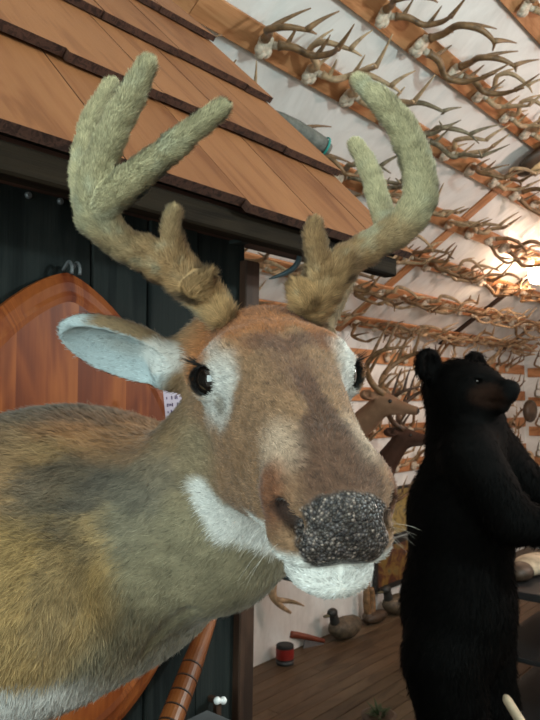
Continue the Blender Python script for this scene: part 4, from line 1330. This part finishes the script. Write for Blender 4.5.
# brown upright carving on a dark boot-like foot
p = at(370, 617, 5.02); p[2] = 0
bo = empty('boot_carving', p, 'brown two-pronged upright carving on a dark foot between the two decoys', 'carving')
mb = MB()
mb.tube(crom([p + Z_ * .06 - U * .02, p + Z_ * .17 - U * .045, p + Z_ * .30 - U * .035], 4), np.linspace(.032, .022, 9), 10)
mb.tube(crom([p + Z_ * .06 + U * .02, p + Z_ * .16 + U * .035, p + Z_ * .25 + U * .02], 4), np.linspace(.03, .018, 9), 10)
mb.build('prongs', MAT['antB'], bo, smooth=True)
mb = MB(); mb.ball(p + Z_ * .045 + U * .05 - M_ * .02, .13, .05, .043, ax=[U, M_, Z_], n=14); mb.ball(p + Z_ * .05 - U * .02, .05, .045, .048, ax=[U, M_, Z_], n=12); mb.build('foot', MAT['shell'], bo, smooth=True)

# framed pictures low on the wall
def paint():
    def f(nt, b):
        tc = attr(nt, 'tc').outputs['Vector']; n = noise(nt, tc, 9, 5, .6, 1.0)
        nt.links.new(ramp(nt, n, [(.3, (.02, .015, .01)), (.45, (.10, .03, .015)), (.55, (.22, .13, .03)), (.68, (.07, .09, .06))]), b.inputs['Base Color']); b.inputs['Roughness'].default_value = .35
    return mat('dim_landscape_print', f)
PAINT = paint()
def paint2():
    def f(nt, b):
        tc = attr(nt, 'tc').outputs['Vector']; n = noise(nt, tc, 14, 4, .6, .6)
        nt.links.new(ramp(nt, n, [(.35, (.16, .10, .03)), (.5, (.38, .27, .08)), (.65, (.10, .08, .05))]), b.inputs['Base Color']); b.inputs['Roughness'].default_value = .4
    return mat('yellow_print', f)
PAINT2 = paint2()
def picture(s0, s1, z0, z1, mdepth, m_, label, bw=.035, tilt=.0):
    c = W((s0 + s1) / 2, mdepth, (z0 + z1) / 2); o = empty('framed_picture', c, label, 'picture')
    mb = MB(); hx_, hz_ = (s1 - s0) / 2, (z1 - z0) / 2; up = Z_
    for sg in (-1, 1):
        mb.box(c + U * sg * (hx_ - bw / 2), up, U, M_, hz_, bw / 2, .012, bev=.002); mb.box(c + up * sg * (hz_ - bw / 2), U, up, M_, hx_ - bw, bw / 2, .012, bev=.002)
    mb.build('frame', MAT['frame'], o)
    mb = MB(); mb.box(c + M_ * .004, U, up, M_, hx_ - bw, hz_ - bw, .004); mb.build('print', m_, o)
picture(4.45, 5.35, .16, .52, 2.80, PAINT, 'black-framed dim reddish picture low on the wall beside the deer nose')
picture(4.62, 5.02, .54, .92, 2.80, PAINT2, 'black-framed yellowish picture just above the reddish one', .02)

# green plant tip at the lower edge
p = at(379, 712, 2.9); p[2] = at(379, 706, 2.9)[2]
pot = empty('potted_plant', (p[0], p[1], 0), 'small dull green plant at the bottom left of the bear', 'plant')
mb = MB(); rg = random.Random(4)
top = np.array([p[0], p[1], .0]); hp = p[2]
mb2 = MB(); mb2.lathe(top, Z_, [(0, .05), (.02, .052), (hp - .04 if hp > .08 else .06, .07), (hp - .035 if hp > .08 else .065, .075), (hp - .03 if hp > .08 else .07, .062)], 20); mb2.build('pot', MAT['shell'], pot)
for k in range(34):
    a_ = rg.uniform(0, 2 * PI); l = rg.uniform(.05, .09); d = np.array([math.cos(a_) * .8, math.sin(a_) * .8, rg.uniform(.4, 1.3)]); d /= np.linalg.norm(d)
    r0 = top + Z_ * (hp - .05); mb.tube([r0, r0 + d * l * .6, r0 + d * l + np.array([0, 0, -.01])], [.003, .007, .001], 5, flat=.3)
mb.build('leaves', MAT['green'], pot)

# dark table with clutter behind the bear at the right
tb = at(560, 585, 3.6); tz = at(540, 583, 3.45)[2]
tab = empty('dark_table', (tb[0] + .1, tb[1], 0), 'dark cluttered display table behind the bear at the lower right', 'table')
tc_ = np.array([tb[0] + .15, tb[1], tz]); mb = MB(); mb.box(tc_, U, M_, Z_, .6, .35, .018, bev=.003); mb.build('tabletop', MAT['black'], tab)
mb = MB(); mb.box(np.array([tc_[0], tc_[1], tz - .30]), U, M_, Z_, .58, .33, .012, bev=.003); mb.build('shelf', MAT['black'], tab)
mb = MB(); mb.box(np.array([tc_[0], tc_[1], .12]), U, M_, Z_, .58, .33, .012, bev=.003); mb.build('shelf', MAT['black'], tab)
for i in (-1, 1):
    for j in (-1, 1):
        mb = MB(); q = tc_ + U * i * .56 + M_ * j * .31; mb.box(np.array([q[0], q[1], tz / 2]), Z_, U, M_, tz / 2, .022, .022, bev=.003); mb.build('leg', MAT['black'], tab)
def lump(name, px, py, Y, r, m_, label, cat, sup=None):
    c = at(px, py, Y); mb = MB()
    if sup is not None: c[2] = sup + r[2]
    mb.ball(c, *r, ax=[U, M_, Z_], n=16); mb.ball(c + U * r[0] * .5 + Z_ * r[2] * .1, r[0] * .6, r[1] * .8, r[2] * .85, ax=[U, M_, Z_], n=14); mb.ball(c - U * r[0] * .55 - Z_ * r[2] * .1, r[0] * .5, r[1] * .7, r[2] * .8, ax=[U, M_, Z_], n=14)
    return tag(mb.build(name, m_, None, smooth=True), label, cat)
lump('folded_hide', 533, 560, 3.55, (.12, .09, .05), MAT['cloth'], 'pale folded hide on the dark table behind the bear', 'hide', tz + .018)
lump('dark_bundle', 519, 562, 3.42, (.07, .07, .045), MAT['shell'], 'brown speckled bundle beside the pale folded hide', 'bundle', tz + .018)
lump('pale_skull', 526, 458, 6.3, (.10, .07, .07), MAT['antC'], 'pale skull-like lump, orange light painted in, on the far wall above the bear arm', 'shell')  # white skull; the orange light on it is put into its colour
lump('dark_round_skull', 530, 411, 6.6, (.11, .06, .11), MAT['shell'], 'dark round skull-like lump on the wall right of the bear snout', 'skull')
mb = MB(); q0 = at(506, 698, 2.3); q1 = at(522, 724, 2.2); dv = (q1 - q0) / np.linalg.norm(q1 - q0)
mb.tube([q0 - dv * .01, q0, q0 + dv * .01, q1, q1 + dv * .9], [.006, .013, .015, .016, .016], 12)
tag(mb.build('pale_stick', MAT['cloth'], None, smooth=True), 'pale yellowish stick end poking up at the lower right', 'stick')

# fluorescent fitting over the viewer
fx = empty('ceiling_light', W(.15, -.35, 3.35), 'white tube light fitting over the viewer', 'lamp')
mb = MB(); mb.box(W(.15, -.35, 3.36), U, M_, Z_, .62, .08, .02, bev=.004); mb.build('housing', MAT['white'], fx)
mb = MB(); mb.tube([W(-.43, -.35, 3.315), W(.73, -.35, 3.315)], .02, 12); mb.build('tube', MAT['fixture'], fx)
mb = MB()
for s in (-.3, .6): mb.tube([W(s, -.35, 3.37), W(s, -.35, 3.70)], .004, 6)
mb.build('hanger', MAT['steel'], fx)

# ------------------------------------------------------------------ light
def area(name, loc, dirv, sx, sy, power, colr):
    l = bpy.data.lights.new(name, 'AREA'); l.shape = 'RECTANGLE'; l.size = sx; l.size_y = sy; l.energy = power; l.color = colr
    o = bpy.data.objects.new(name, l); COL.objects.link(o); o.location = list(loc)
    o.rotation_euler = Vector(list(dirv)).to_track_quat('-Z', 'Y').to_euler(); return o
def point(name, loc, power, colr, r=.06):
    l = bpy.data.lights.new(name, 'POINT'); l.energy = power; l.color = colr; l.shadow_soft_size = r
    o = bpy.data.objects.new(name, l); COL.objects.link(o); o.location = list(loc); return o
area('window_daylight', W(S0 - .10, (wm0 + wm1) / 2, (wz0 + wz1) / 2), U, 2.1, 1.25, 60, (.80, 1.0, .97))
area('tube_light', W(.15, -.35, 3.28), (0, 0, -1), 1.16, .10, 12, (.84, 1.0, .86))
point('bulb_light', bc + RNL * .10, 9, (1.0, .70, .50), .06)
point('added_warm_fill', W(4.4, -.3, 2.4), 85, (1.0, .74, .63), .08)  # added warm fill out of view, brightens the far ceiling; no real bulb
point('added_cool_fill', W(1.9, -.9, 2.3), 95, (.78, .97, .97), .08)  # added cool fill out of view, lifts the near ceiling; no real bulb
w = bpy.data.worlds.new('world'); SC.world = w; w.use_nodes = True
bg = w.node_tree.nodes['Background']; bg.inputs[0].default_value = (.75, .9, 1, 1); bg.inputs[1].default_value = .3

cam = bpy.data.cameras.new('camera'); co = bpy.data.objects.new('camera', cam); COL.objects.link(co)
cam.sensor_fit = 'VERTICAL'; cam.sensor_height = 24; cam.lens = 24 * F / 720; cam.clip_start = .05
co.location = (0, 0, CAMZ); co.rotation_euler = (PI / 2 + PIT, 0, 0)
cam.dof.use_dof = True; cam.dof.focus_distance = .50; cam.dof.aperture_fstop = 22.0
SC.camera = co
SC.view_settings.view_transform = 'Standard'; SC.view_settings.look = 'None'; SC.view_settings.gamma = 1; SC.view_settings.exposure = 0
